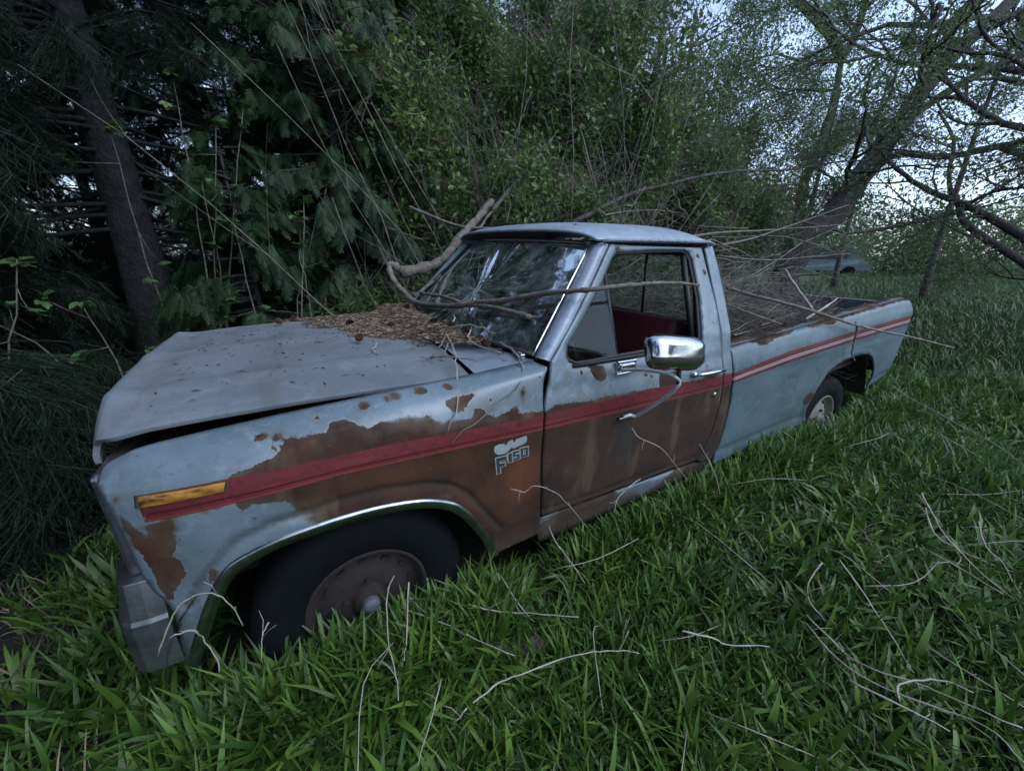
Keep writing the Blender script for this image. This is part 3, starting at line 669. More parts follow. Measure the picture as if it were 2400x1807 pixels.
def b_rust(V):
    zt = np.interp(V[:, 0], *zip(*BED_TOP)); a = .018 - (zt - V[:, 1]) + .03 * (np.sin(V[:, 0] * 9) * .5 + np.sin(V[:, 0] * 23 + 1) * .3) * (V[:, 0] < 3.1)
    b = .05 - np.hypot((V[:, 0] - 2.96) * .8, V[:, 1] - .58)
    return np.maximum(a - .004, b)
def b_gr(V): return np.maximum(.7 * np.exp(-((V[:, 1] - np.interp(V[:, 0], [1.9, 3, 4.1, 4.5], [.43, .43, .53, .55])) / .012) ** 2), .55 * np.exp(-(dist(V, FD, False) / .006) ** 2)) + .35 * np.exp(-(dist(V, REAR_ARCH, False) / .05) ** 2)  # darker along the lower crease, the filler outline and the arch
for far in (False, True):
    b = panel('bed_side', b_out, [], map_bed, M['paint_bed'], T, step=.018 if not far else .05, rustfn=b_rust, depress=b_dep, grime=b_gr, far=far)
    # top rail and inner wall
    s = 1 if far else -1; V = []; at = []
    xs = np.linspace(1.90, 4.39, 70)
    for x in xs:
        zt = float(np.interp(x, *zip(*BED_TOP))); yo = abs(sy(x, zt)) - .014
        wob = .004 * math.sin(x * 31) + .003 * math.sin(x * 77)
        V += [(x, s * yo, zt + .003), (x, s * (yo - .035), zt + .008 + wob), (x, s * (yo - .080), zt + .004 + wob), (x, s * (yo - .086), zt - .03), (x, s * (yo - .10), .62 + zb(x))]
        at += [-.02 + .03 * math.sin(x * 9) , .02 + .02 * math.sin(x * 13), .03, .02, .01]
    F = [(i * 5 + j, i * 5 + j + 1, (i + 1) * 5 + j + 1, (i + 1) * 5 + j) for i in range(len(xs) - 1) for j in range(4)]
    if s > 0: F = [f[::-1] for f in F]
    n = len(V); mk('bed_rail', V, F, M['paint_bed'], T, True, {'rust': at, 'stripe': [-1.] * n, 'grime': [.1] * n, 'orange': [0.] * n})
bb = B(); bb.box((3.15, 0, .66), (2.45, 1.70, .03), Matrix.Rotation(-.042, 3, 'Y')); bb.obj('bed_floor', M['dark'], T, False)
n8 = {'rust': [-.05] * 8, 'stripe': [-1.] * 8, 'grime': [.2] * 8, 'orange': [0.] * 8}
mk('bed_front_wall', *(lambda q: (q.V, q.F))(B().box((1.955, 0, .86), (.03, 1.78, .42))), M['paint_bed'], T, False, n8)
mk('tailgate', *(lambda q: (q.V, q.F))(B().box((4.365, 0, .92), (.05, 1.72, .46), Matrix.Rotation(-.042, 3, 'Y'))), M['paint_bed'], T, False, n8)
rb = B(); rb.box((4.60, 0, .58), (.16, 1.78, .15)); rb.obj('rear_bumper', M['chrome_dull'], T, False, bevel=.02)
B().box((4.49, -.86, .58), (.14, .12, .10)).obj('bumper_bracket', M['dark'], T, False)
# rocker
ro = [(.70, .37), (.71, .452), (.99, .425), (1.39, .408), (1.80, .395), (1.95, .375), (1.95, .30), (.71, .30)]
for far in (False, True):
    panel('rocker_panel', ro, [], lambda x, z: (x, sy(x, z) + .010, z), M['paint'], T, step=.03, stripe=False, far=far,
          rustfn=lambda V: .03 * np.sin(V[:, 0] * 7 + 1.2) + .02 - (V[:, 1] - .36) * .4, grime=lambda V: .35 + .5 * np.clip((.40 - V[:, 1]) / .06, 0, 1))
B().box((1.9, 0, .42), (4.6, 1.0, .12)).obj('chassis', M['dark'], T, False)
B().box((1.25, 0, .50), (1.30, 1.80, .03)).obj('cab_floor', M['interior'], T, False)

# ---- cab interior
st_ = B(); st_.box((1.42, 0, .80), (.50, 1.50, .16)); st_.obj('seat', M['redcloth'], T, True, bevel=.04)
B().box((1.70, 0, 1.00), (.14, 1.52, .42), Matrix.Rotation(.22, 3, 'Y')).obj('backrest', M['redcloth'], T, True, bevel=.05)
B().box((1.84, 0, 1.12), (.03, 1.70, .10)).obj('rear_trim', M['redcloth'], T, False)
V = []; ny = 12
for j in range(ny + 1):
    y = -.80 + 1.6 * j / ny; q = abs(y) / .8; x1 = .73 - .12 * (1 - q * q)
    V += [(x1, y, 1.165), (.90, y, 1.17), (.955, y, 1.145), (.975, y, 1.02), (.93, y, .86)]
mk('dashboard', V, [(i * 5 + j, i * 5 + j + 1, (i + 1) * 5 + j + 1, (i + 1) * 5 + j) for i in range(ny) for j in range(4)], M['dash'], T)
sw = B(); ax = Matrix.Rotation(-.9, 3, 'Y'); c = Vector((1.10, -.42, 1.10))
sw.tube([c + ax @ Vector((0, 0, 0)) + Matrix.Rotation(-.45, 3, 'Y') @ Vector((0, .19 * math.cos(a), .19 * math.sin(a))) for a in np.linspace(0, 2 * math.pi, 33)], .011, 6, cap=False)
for a in (0, math.pi): sw.tube([c, c + Matrix.Rotation(-.45, 3, 'Y') @ Vector((0, .19 * math.cos(a), .19 * math.sin(a)))], .010, 5)
sw.tube([c, (.95, -.42, 1.02)], .022, 8); sw.obj('steering_wheel', M['black'], T)
B().box((1.08, -.05, 1.53), (.02, .22, .06)).obj('rear_view_mirror', M['cap'], T, False, bevel=.01)
for s in (-1, 1): B().box((1.16, s * .38, 1.55), (.14, .44, .015), Matrix.Rotation(.5, 3, 'Y')).obj('sun_visor', simple('visor', (.16, .15, .14), .7) if s < 0 else bpy.data.materials['visor'], T, False, bevel=.005)

# ---- mirror, handle, lock, badge, wiper
mr = empty('side_mirror', (1.15, -1.0, 1.1)); mr.parent = T; mr.matrix_parent_inverse = Matrix.Translation(-T.location)
arm = [(1.073, -.975, 1.080), (1.083, -1.0, 1.089), (1.117, -1.07, 1.102), (1.16, -1.14, 1.097), (1.176, -1.165, 1.085), (1.192, -1.17, 1.068), (1.186, -1.165, 1.042), (1.179, -1.12, .982), (1.160, -1.01, .868), (1.129, -.998, .872), (1.10, -.985, .863)]
B().tube(smooth_curve(arm, 4), .0082, 8).obj('mirror_arm', M['arm'], mr)
a0, a1, a2, a3 = [Vector(p) for p in ((1.010, -1.130, 1.262), (1.262, -1.172, 1.228), (1.262, -1.190, 1.122), (1.000, -1.160, 1.160))]
# head: a rounded shell: front grid bulged towards the camera, closed behind by the glass
V = []; n1, n2 = 14, 9; cc = (a0 + a1 + a2 + a3) / 4; nrm = (a1 - a0).cross(a3 - a0).normalized()
if nrm.y > 0: nrm = -nrm
def sq(t, e=5): return math.copysign(1 - (1 - abs(t)) ** 1, t)
for j in range(n2 + 1):
    for i in range(n1 + 1):
        u = 2 * i / n1 - 1; v = 2 * j / n2 - 1
        m_ = max(abs(u), abs(v)); rr = (abs(u) ** 6 + abs(v) ** 6) ** (1 / 6)
        sc_ = m_ / rr if rr > 0 else 1; uu, vv = u * sc_, v * sc_
        p = (a0 * (1 - uu) / 2 + a1 * (1 + uu) / 2) * (1 - vv) / 2 + (a3 * (1 - uu) / 2 + a2 * (1 + uu) / 2) * (1 + vv) / 2
        V.append(p + nrm * .045 * (1 - rr ** 5) ** .5 if rr < 1 else p)
F = [(j * (n1 + 1) + i, (j + 1) * (n1 + 1) + i, (j + 1) * (n1 + 1) + i + 1, j * (n1 + 1) + i + 1) for j in range(n2) for i in range(n1)]
hd_ = mk('mirror_head', V, F, M['chrome'], mr); m = hd_.modifiers.new('s', 'SOLIDIFY'); m.thickness = .03; m.offset = 0
B().tube([(1.185, -1.165, 1.125), (1.19, -1.168, 1.06)], .009, 8).obj('mirror_pivot', M['black'], mr)
bx = B(); yb = sy(1.1, 1.09)
bx.box((1.115, yb - .008, 1.093), (.115, .016, .050), Matrix.Rotation(.02, 3, 'Y')); bx.box((1.115, yb - .018, 1.093), (.085, .012, .022)); bx.box((1.10, yb - .016, 1.066), (.10, .020, .010))
bx.obj('mirror_bracket', M['chrome'], mr, False, bevel=.005)
B().box((1.10, sy(1.1, .86) - .008, .860), (.055, .016, .012)).obj('mirror_foot', M['chrome_dull'], mr, False, bevel=.003)
dh = empty('door_handle', (1.65, -.98, .985)); dh.parent = T; dh.matrix_parent_inverse = Matrix.Translation(-T.location)
B().tube([(1.560, -.995, .988), (1.60, -1.012, .990), (1.70, -1.018, .990), (1.775, -1.010, .985)], [.008, .009, .011, .008], 8).obj('grip', M['chrome'], dh)
B().lathe([(.016, 0), (.016, .02), (.008, .028), (0, .03)], (1.562, -.972, .987), n=14, sgn=-1).obj('push_button', M['chrome'], dh)
B().lathe([(.013, 0), (.013, .008), (.006, .010), (0, .008)], (1.772, -.978, .842), n=16, sgn=-1).obj('door_lock', M['chrome_dull'], T)
wp = B(); wp.tube([(.635, -.42, 1.185), (.66, -.40, 1.205), (.70, -.30, 1.235)], .009, 5); wp.tube([(.66, -.40, 1.205), (.735, -.10, 1.275), (.80, .16, 1.33)], .006, 5)
wp.box((.645, -.42, 1.18), (.05, .05, .03)); wp.obj('wiper', M['black'], T)

# badge: bare grey patch above broken letters, each a raised piece
bd = empty('fender_badge', (.535, -.98, .84)); bd.parent = T; bd.matrix_parent_inverse = Matrix.Translation(-T.location)
O_, UX, UZ = np.array((.458, .893)), np.array((.143, -.006)), np.array((.010, -.110))
def bp(u, v): p = O_ + UX * u + UZ * v; return p
def plate(polys, name, mat, lift):
    b_ = B()
    for pl in polys:
        P_ = [bp(*q) for q in pl]; n = len(P_)
        Vt = [(p[0], sy(*p) - lift, p[1]) for p in P_] + [(p[0], sy(*p) + .002, p[1]) for p in P_]
        b_.add(Vt, [tuple(range(n))] + [(i, n + i, n + (i + 1) % n, (i + 1) % n) for i in range(n)])
    return b_.obj(name, mat, bd, False)
plate([[(.0, .18), (.02, .06), (.12, .0), (.30, .02), (.36, .10), (.42, -.02), (.55, -.06), (.60, .08), (.66, -.04), (.80, -.06), (.98, -.10), (1.0, .02), (.96, .16), (.86, .22), (.70, .25), (.60, .30), (.50, .24), (.42, .34), (.30, .42), (.10, .40), (.02, .30)]], 'bare_patch', M['primer'], .0012)
def L_(x, y, w, h, bars): return [[(x + w * a, y + h * b - .0), (x + w * c, y + h * b), (x + w * c, y + h * d), (x + w * a, y + h * d)] for a, b, c, d in bars]
halo = []; lets = []
FB = [(0, 0, .26, 1), (.26, 0, 1, .22), (.26, .40, .8, .60)]
for x, y, w, h, bars in ((.04, .52, .30, .62, FB), (.40, .46, .10, .34, [(0, 0, 1, 1)]), (.54, .42, .19, .34, [(0, 0, 1, .2), (0, .2, .3, .5), (.0, .42, 1, .6), (.7, .6, 1, .8), (0, .8, 1, 1)]), (.78, .36, .22, .36, [(0, 0, .28, 1), (.72, 0, 1, 1), (.28, 0, .72, .2), (.28, .8, .72, 1)])):
    lets += L_(x, y, w, h, bars); e = .035
    for pl in L_(x, y, w, h, bars): halo.append([(pl[0][0] - e, pl[0][1] - e), (pl[1][0] + e, pl[1][1] - e), (pl[2][0] + e, pl[2][1] + e), (pl[3][0] - e, pl[3][1] + e)])
for k, pl in enumerate(halo): plate([pl], 'letter_outline', M['primer'], .0010 + .00006 * k)
for k, pl in enumerate(lets): plate([pl], 'letter_stroke', M['badge'], .0030 + .00005 * k)
BR = {'limb_big': [(0.625, 0.75, 1.409), (0.848, 0.83, 1.446), (1.009, 0.91, 1.502), (1.229, 0.99, 1.699), (1.408, 1.07, 1.838), (1.568, 1.15, 1.969)],
 'limb_grey': [(0.672, 0.62, 1.256), (0.873, 0.708, 1.369), (1.019, 0.796, 1.463), (1.197, 0.884, 1.597), (1.323, 0.972, 1.687), (1.45, 1.06, 1.803), (1.566, 1.148, 1.884), (1.805, 1.236, 2.092), (2.02, 1.324, 2.26), (2.266, 1.412, 2.466), (2.482, 1.5, 2.679)],
 'limb_curl': [(.542, .72, 1.478), (.53, .66, 1.413), (.549, .58, 1.342), (.577, .5, 1.295), (.604, .42, 1.249), (.64, .243, 1.245), (.662, -.158, 1.283), (.717, -.329, 1.316), (.759, -.492, 1.337), (.808, -.619, 1.368), (.857, -.724, 1.389), (.905, -.84, 1.405), (.945, -.91, 1.416), (1.049, -.95, 1.427), (1.163, -.955, 1.431), (1.341, -.95, 1.428), (1.551, -.94, 1.41)],
 'limb_short': [(.69, -.22, 1.292), (.725, -.439, 1.305), (.75, -.564, 1.303), (.781, -.709, 1.291)],
 'limb_mid': [(.66, .45, 1.30), (.66, .33, 1.30), (.69, .11, 1.305), (.69, -.16, 1.30)],
 'limb_knot': [(0.542, 0.72, 1.478), (0.595, 0.735, 1.445), (0.662, 0.75, 1.414)],
 'roof_twig': [(0.881, 1.3, 1.896), (1.001, 1.208, 1.838), (1.15, 1.117, 1.773), (1.276, 1.025, 1.74), (1.484, 0.933, 1.735), (1.803, 0.842, 1.733), (2.14, 0.75, 1.752)],
 'bed_long': [(2.586, -0.45, 1.317), (2.586, -0.62, 1.283), (2.626, -0.75, 1.258), (2.761, -0.9, 1.206), (2.939, -1, 1.146), (3.321, -1.04, 1.062), (3.639, -1.08, 1.001), (3.901, -1.12, 0.955), (4.27, -1.3, 0.86)],
 'bed_hook': [(3.186, -1.02, 1.106), (3.241, -1.02, 1.045), (3.26, -1.02, 0.938), (3.288, -1.02, 0.867), (3.372, -1.02, 0.815)],
 'bed_light': [(3.625, -0.3, 1.414), (3.278, -0.575, 1.297), (2.949, -0.85, 1.187)],
 'bed_light2': [(2.692, -0.93, 1.157), (3.278, -0.815, 1.202), (3.681, -0.7, 1.204)],
 'back_branch_0': [(2.34, 4.206, 4.795), (2.576, 3.611, 4.17), (2.693, 3.176, 3.769), (2.793, 2.765, 3.406), (2.889, 2.387, 3.115), (2.973, 2.03, 2.859), (2.977, 1.744, 2.663)],
 'back_branch_1': [(2.615, 2.268, 3.436), (2.789, 1.946, 3.119), (2.885, 1.667, 2.795), (2.86, 1.443, 2.436), (2.841, 1.204, 2.048)],
 'back_branch_2': [(3.094, 2.231, 3.423), (3.051, 1.982, 3.053), (2.997, 1.732, 2.663), (2.942, 1.489, 2.29), (2.882, 1.291, 2.018)],
 'back_branch_3': [(2.352, 1.02, 1.804), (2.879, 1.188, 1.989), (3.449, 1.332, 2.173), (4.056, 1.434, 2.308), (4.912, 1.412, 2.492), (5.622, 1.443, 2.598), (6.564, 1.331, 2.681), (7.596, 1.205, 2.86), (8.46, 1.144, 2.959)],
 'back_branch_4': [(2.063, 2.741, 2.611), (2.137, 2.498, 2.519), (2.192, 2.261, 2.417), (2.213, 2.022, 2.262)],
 'back_branch_5': [(2.241, 2.169, 2.361), (2.492, 1.917, 2.299), (2.671, 1.73, 2.297), (2.794, 1.554, 2.237)],
 'back_branch_6': [(3.047, 0.319, 1.672), (3.794, 0.403, 1.735), (4.616, 0.434, 1.776), (5.496, 0.438, 1.832), (6.381, 0.439, 1.888)],
 'back_branch_7': [(3.483, 0.249, 1.516), (4.266, 0.186, 1.471), (5.056, 0.149, 1.501), (5.867, 0.101, 1.531)],
 'back_branch_8': [(3.333, 0.128, 1.608), (4.077, 0.297, 1.677), (4.984, 0.406, 1.83), (6.229, 0.374, 2.114)],
 'back_branch_9': [(1.581, 3.52, 3.837), (1.63, 3.066, 3.245), (1.578, 2.759, 2.869), (1.491, 2.428, 2.385), (1.429, 2.095, 1.931)],
 'back_branch_10': [(2.649, 2.684, 3.303), (2.547, 2.456, 2.798), (2.446, 2.251, 2.354), (2.292, 2.064, 1.877)],
 'back_branch_11': [(1.087, 3.634, 4.016), (1.296, 3.271, 3.574), (1.461, 3.04, 3.392), (1.541, 2.768, 2.989), (1.544, 2.608, 2.75)],
 'back_branch_12': [(3.973, 2.622, 3.826), (3.802, 2.527, 3.35), (3.712, 2.449, 3.033)],
 'back_branch_13': [(3.835, 2.766, 3.985), (3.762, 2.593, 3.456), (3.717, 2.447, 3.033)],
 'lean_trunk': [(8.948, 1.978, 1.792), (9.368, 1.865, 2.11), (9.845, 1.816, 2.666), (10.379, 1.766, 3.301), (10.928, 1.708, 3.936), (11.396, 1.68, 4.532), (12.025, 1.592, 5.207), (12.705, 1.425, 5.763), (13.486, 1.265, 6.478), (14.341, 1.062, 7.193)],
 'lean_l1': [(11.692, 1.578, 5.002), (11.672, 1.574, 5.264), (11.62, 1.616, 5.594), (11.73, 1.529, 5.839), (12.011, 1.311, 6.001)],
 'lean_l2': [(12.11, 1.305, 4.924), (12.202, 0.976, 4.849), (12.318, 0.584, 4.654), (12.475, 0.174, 4.473)],
 'fork_trunk': [(10.758, 3.079, 1.05), (11.193, 3.238, 2.055), (11.544, 3.485, 3.161), (12.09, 3.58, 4.167), (12.543, 3.728, 5.172), (12.859, 3.914, 6.077)],
 'fork_l': [(12.859, 3.914, 6.077), (12.643, 4.136, 6.54), (12.293, 4.391, 6.895), (11.829, 4.75, 7.343), (11.416, 5.076, 7.782)],
 'fork_r': [(12.859, 3.914, 6.077), (13.241, 3.934, 6.593), (13.531, 4.008, 7.112), (13.759, 4.099, 7.582), (14.033, 4.206, 8.157)],
 'low_a': [(9.492, 1.414, 3.282), (9.234, 0.923, 2.815), (9.054, 0.434, 2.461), (8.921, -0.039, 2.214), (8.593, -0.38, 2.014), (8.346, -0.791, 1.757), (8.053, -1.172, 1.509)],
 'low_b': [(9.147, 0.062, 2.181), (8.602, -0.175, 1.954), (8.242, -0.528, 1.704), (7.965, -0.937, 1.436), (7.633, -1.325, 1.139)],
 'low_c': [(9.315, 0.091, 2.192), (9.399, 0.275, 2.46), (9.582, 0.431, 2.803), (9.882, 0.579, 3.29), (9.906, 0.892, 3.791)],
 'low_d': [(9.395, 0.068, 2.249), (9.413, -0.183, 2.409), (9.384, -0.463, 2.431)],
 'low_e': [(9.25, 0.113, 2.153), (8.406, 0.288, 1.986), (7.548, 0.485, 1.852), (6.792, 0.649, 1.783)],
 'log1': [(0.164, -1.139, 0.17), (0.289, -1.158, 0.17), (0.405, -1.207, 0.17), (0.547, -1.251, 0.17)],
 'log2': [(-0.17, -0.735, 0.17), (-0.142, -0.883, 0.16), (-0.087, -0.995, 0.15)]}
ST = {'s1': [(2.422, -1.741, 0.38), (2.286, -1.811, 0.344), (2.307, -1.879, 0.308), (2.364, -1.954, 0.272), (2.454, -2.076, 0.236), (2.538, -2.188, 0.2)],
 's2': [(2.301, -1.728, 0.5), (2.253, -1.785, 0.45), (2.202, -1.851, 0.4), (2.196, -1.92, 0.35), (2.186, -2.001, 0.3), (2.197, -2.11, 0.25)],
 's3': [(2.342, -1.909, 0.45), (2.282, -1.961, 0.383), (2.33, -2.018, 0.317), (2.231, -2.105, 0.25)],
 's4': [(1.351, -1.718, 0.3), (1.294, -1.835, 0.32), (1.258, -1.865, 0.34), (1.256, -1.932, 0.36), (1.289, -2.004, 0.38), (1.297, -2.065, 0.4), (1.332, -2.187, 0.42)],
 's5': [(1.343, -1.721, 0.28), (1.258, -1.853, 0.304), (1.253, -1.965, 0.328), (1.282, -2.051, 0.352), (1.308, -2.141, 0.376), (1.246, -2.205, 0.4)],
 's6': [(1.163, -1.905, 0.35), (1.208, -2.007, 0.35), (1.24, -2.097, 0.35)],
 's7': [(1.597, -1.699, 0.42), (1.579, -1.787, 0.363), (1.556, -1.868, 0.307), (1.48, -1.986, 0.25)],
 's8': [(2.098, -1.836, 0.35), (2.065, -1.969, 0.35), (2.031, -2.058, 0.35)],
 's9': [(1.194, -2, 0.38), (1.226, -1.986, 0.385), (1.289, -2.007, 0.39), (1.356, -2.053, 0.395), (1.372, -2.1, 0.4)],
 's10': [(1.558, -1.663, 0.4), (1.487, -1.663, 0.35), (1.439, -1.689, 0.3), (1.448, -1.753, 0.25)],
 's11': [(0.867, -1.555, 0.35), (0.956, -1.613, 0.327), (0.991, -1.639, 0.303), (1.135, -1.71, 0.28)],
 't1': [(0.072, -0.969, 0.33), (0.15, -1.059, 0.322), (0.212, -1.127, 0.315), (0.265, -1.204, 0.307), (0.352, -1.315, 0.3)],
 't2': [(0.291, -1.081, 0.33), (0.357, -1.14, 0.32), (0.476, -1.213, 0.31), (0.629, -1.31, 0.3)],
 't3': [(0.442, -1.055, 0.36), (0.472, -1.192, 0.29), (0.524, -1.207, 0.22)],
 't4': [(0.151, -1.439, 0.42), (0.238, -1.423, 0.41), (0.334, -1.433, 0.4), (0.477, -1.457, 0.39), (0.56, -1.483, 0.38), (0.636, -1.513, 0.37), (0.674, -1.538, 0.36)],
 't5': [(0.041, -1.12, 0.626), (0.009, -1.165, 0.614), (-0.01, -1.21, 0.503), (-0.009, -1.255, 0.402), (-0.017, -1.3, 0.374)],
 't6': [(0.084, -1.1, 0.561), (0.05, -1.15, 0.395), (0.025, -1.2, 0.371)],
 't7': [(0.107, -1.3, 0.365), (0.058, -1.375, 0.369), (-0.011, -1.45, 0.334)],
 't8': [(0.134, -1.432, 0.4), (0.097, -1.422, 0.36)],
 't9': [(0.66, -1.5, 0.42), (0.655, -1.47, 0.28)],
 'u1': [(0.506, -1.02, 0.718), (0.532, -1.033, 0.705), (0.56, -1.047, 0.704), (0.589, -1.06, 0.726), (0.679, -1.073, 0.669), (0.747, -1.087, 0.584), (0.83, -1.1, 0.465)],
 'u2': [(0.684, -1.03, 0.481), (0.66, -1.103, 0.474), (0.68, -1.177, 0.423), (0.697, -1.25, 0.372)],
 'u3': [(1.247, -1, 0.509), (1.061, -1.05, 0.506), (0.981, -1.1, 0.482)],
 'u4': [(1.125, -1.02, 0.817), (1.158, -1.045, 0.771), (1.269, -1.07, 0.706), (1.347, -1.095, 0.619), (1.447, -1.12, 0.5)],
 'u5': [(1.62, -1.04, 0.618), (1.635, -1.12, 0.517), (1.614, -1.2, 0.411)],
 'v1': [(4.38, -1.011, 0.45), (4.245, -1.146, 0.42), (4.146, -1.325, 0.39), (4.012, -1.519, 0.36), (3.881, -1.719, 0.33), (3.71, -1.879, 0.3)],
 'w1': [(-0.55, -1, 0.557), (-0.505, -1.008, 0.644), (-0.472, -1.017, 0.698), (-0.441, -1.025, 0.72), (-0.396, -1.033, 0.719), (-0.365, -1.042, 0.665), (-0.352, -1.05, 0.593)],
 'w2': [(-0.505, -1.03, 0.625), (-0.457, -1.042, 0.636), (-0.436, -1.055, 0.612), (-0.422, -1.068, 0.544), (-0.418, -1.08, 0.505)],
 'w3': [(-0.29, -1.08, 0.601), (-0.31, -1.09, 0.57), (-0.326, -1.1, 0.504)]}
# ================================================================ ground
def ground_z(x, y):
    x = np.asarray(x, float); y = np.asarray(y, float)
    z = .07 + .09 * np.clip((x - .8) / 1.6, 0, 1) * np.exp(-((y + 1.0) / 1.2) ** 2) - .05 * np.clip((x - 2) / 4, 0, 1)
    z += .03 * np.sin(x * 1.7 + 1) * np.sin(y * 1.3) + .015 * np.sin(x * 4.1) * np.cos(y * 3.7 + .5)
    z += .105 * np.exp(-(((x - .25) / .62) ** 2 + ((y + 1.12) / .20) ** 2))
    z += .10 * np.exp(-(((x + .3) / 1.5) ** 2 + ((y - 3.0) / .8) ** 2))
    r = np.hypot(x, y); z += np.clip((r - 8) / 30, 0, 1) * .25 * np.sin(x * .23) * np.sin(y * .19 + 1)
    return z
def axis(a, b, fine0, fine1, sf, sc):
    v = [fine0]; 
    while v[-1] < fine1: v.append(v[-1] + sf)
    s = sf
    while v[-1] < b: s = min(s * 1.35, sc); v.append(v[-1] + s)
    w = [fine0]; s = sf
    while w[-1] > a: s = min(s * 1.35, sc); w.append(w[-1] - s)
    return np.array(w[:0:-1] + v)
gx = axis(-140, 180, -4, 7, .12, 12); gy = axis(-150, 160, -4, 5, .12, 12)
GX, GY = np.meshgrid(gx, gy); V = np.c_[GX.ravel(), GY.ravel(), ground_z(GX, GY).ravel()]
nx = len(gx); F = [(j * nx + i, j * nx + i + 1, (j + 1) * nx + i + 1, (j + 1) * nx + i) for j in range(len(gy) - 1) for i in range(nx - 1)]
gt = NT('ground_soil_and_turf'); p_ = gt.n('NewGeometry').outputs['Position']; sx = gt.n('SeparateXYZ'); gt.l(p_, sx.inputs[0])
soil = gt.ramp(gt.noise(6, 5, .7, vec=p_), [(.3, (.006, .006, .004)), (.7, (.018, .015, .010))])
turf = gt.ramp(gt.noise(1.2, 6, .7, vec=p_), [(.3, (.022, .042, .016)), (.7, (.045, .080, .028))])
far_ = gt.sstep(sx.outputs[0], 9, 16); gt.col(gt.mix(far_, soil, turf)); gt.set('Roughness', .95); gt.bump(gt.noise(18, 5, .7, vec=p_), .7, .03)
tag(mk('ground', V, F, gt.m), kind='structure')

# ================================================================ scattering
def scatter(name, pos, rot, scl, idx, sources, parent=None):
    """one object whose points carry copies of the source meshes (geometry nodes)"""
    key = 'src_' + '_'.join(s.name for s in sources)
    c = bpy.data.collections.get(key[:60])
    if c is None:
        c = bpy.data.collections.new(key[:60])
        for k, me in enumerate(sources):
            so = bpy.data.objects.new('%02d_%s' % (k, me.name), me); c.objects.link(so)
    me = bpy.data.meshes.new(name); me.vertices.add(len(pos)); me.vertices.foreach_set('co', np.asarray(pos, np.float32).ravel())
    a = me.attributes.new('rot', 'FLOAT_VECTOR', 'POINT'); a.data.foreach_set('vector', np.asarray(rot, np.float32).ravel())
    a = me.attributes.new('scl', 'FLOAT', 'POINT'); a.data.foreach_set('value', np.asarray(scl, np.float32))
    a = me.attributes.new('idx', 'INT', 'POINT'); a.data.foreach_set('value', np.asarray(idx, np.int32))
    o = bpy.data.objects.new(name, me); COL.objects.link(o)
    g = bpy.data.node_groups.get('spread_' + key[:50])
    if g is None:
        g = bpy.data.node_groups.new('spread_' + key[:50], 'GeometryNodeTree')
        g.interface.new_socket('Geometry', in_out='INPUT', socket_type='NodeSocketGeometry'); g.interface.new_socket('Geometry', in_out='OUTPUT', socket_type='NodeSocketGeometry')
        gi = g.nodes.new('NodeGroupInput'); go = g.nodes.new('NodeGroupOutput'); ip = g.nodes.new('GeometryNodeInstanceOnPoints')
        ci = g.nodes.new('GeometryNodeCollectionInfo'); ci.inputs['Collection'].default_value = c; ci.inputs['Separate Children'].default_value = True; ci.inputs['Reset Children'].default_value = True
        def na(n, t): x = g.nodes.new('GeometryNodeInputNamedAttribute'); x.data_type = t; x.inputs['Name'].default_value = n; return x.outputs['Attribute']
        er = g.nodes.new('FunctionNodeEulerToRotation'); L = g.links.new
        L(gi.outputs[0], ip.inputs['Points']); L(ci.outputs[0], ip.inputs['Instance']); ip.inputs['Pick Instance'].default_value = True
        L(na('idx', 'INT'), ip.inputs['Instance Index']); L(na('rot', 'FLOAT_VECTOR'), er.inputs[0]); L(er.outputs[0], ip.inputs['Rotation'])
        L(na('scl', 'FLOAT'), ip.inputs['Scale']); L(ip.outputs[0], go.inputs[0])
    m = o.modifiers.new('spread', 'NODES'); m.node_group = g
    if parent is not None: setpar(o, parent)
    return o

def limb_path(p, d, L, n, wob, grav=0.0):
    P = [np.array(p, float)]; d = np.array(d, float); d /= np.linalg.norm(d)
    for i in range(n):
        d = d + rng.normal(0, wob, 3) + np.array((0, 0, grav)); d /= np.linalg.norm(d); P.append(P[-1] + d * L / n)
    return P
# ---- leaf and blade meshes
def blade_clump(name, n, L0, L1, w, mat, spread=.08, lean=1.0, seg=4, fold=.25):
    b = B()
    for k in range(n):
        a = rng.uniform(0, 6.28); r = spread * math.sqrt(rng.uniform()); x, y = r * math.cos(a), r * math.sin(a); h = rng.uniform(0, 6.28)
        L = rng.uniform(L0, L1); ww = w * rng.uniform(.6, 1.25); le = rng.uniform(.2, 1.0) * lean; d = np.array((math.cos(h), math.sin(h), 0)); s = np.array((-d[1], d[0], 0))
        tw_ = rng.uniform(-.5, .5); V = []; p = np.array((x, y, -.02)); ang = .12 * le
        for i in range(seg + 1):
            t = i / seg; wd = ww * min(1, .45 + t * 2.2) * (1 - t ** 3.2)
            ss = s * math.cos(tw_ * t) + np.array((0, 0, 1)) * math.sin(tw_ * t)
            up = np.cross(s, d) * 0 + np.array((0, 0, 1)) * math.cos(ang) - d * math.sin(ang)
            V += [p - ss * wd * .5 + up * fold * wd * .3, p.copy(), p + ss * wd * .5 + up * fold * wd * .3] if i < seg else [p.copy()]
            ang += (2.3 * le) / seg * (.45 + t); p = p + (d * math.sin(ang) + np.array((0, 0, 1)) * math.cos(ang)) * L / seg
        F = []
        for i in range(seg - 1):
            F += [(i * 3, i * 3 + 1, i * 3 + 4, i * 3 + 3), (i * 3 + 1, i * 3 + 2, i * 3 + 5, i * 3 + 4)]
        e = (seg - 1) * 3; F += [(e, e + 1, e + 3), (e + 1, e + 2, e + 3)]
        b.add(V, F)
    return mk(name, b.V, b.F, mat, link=False)
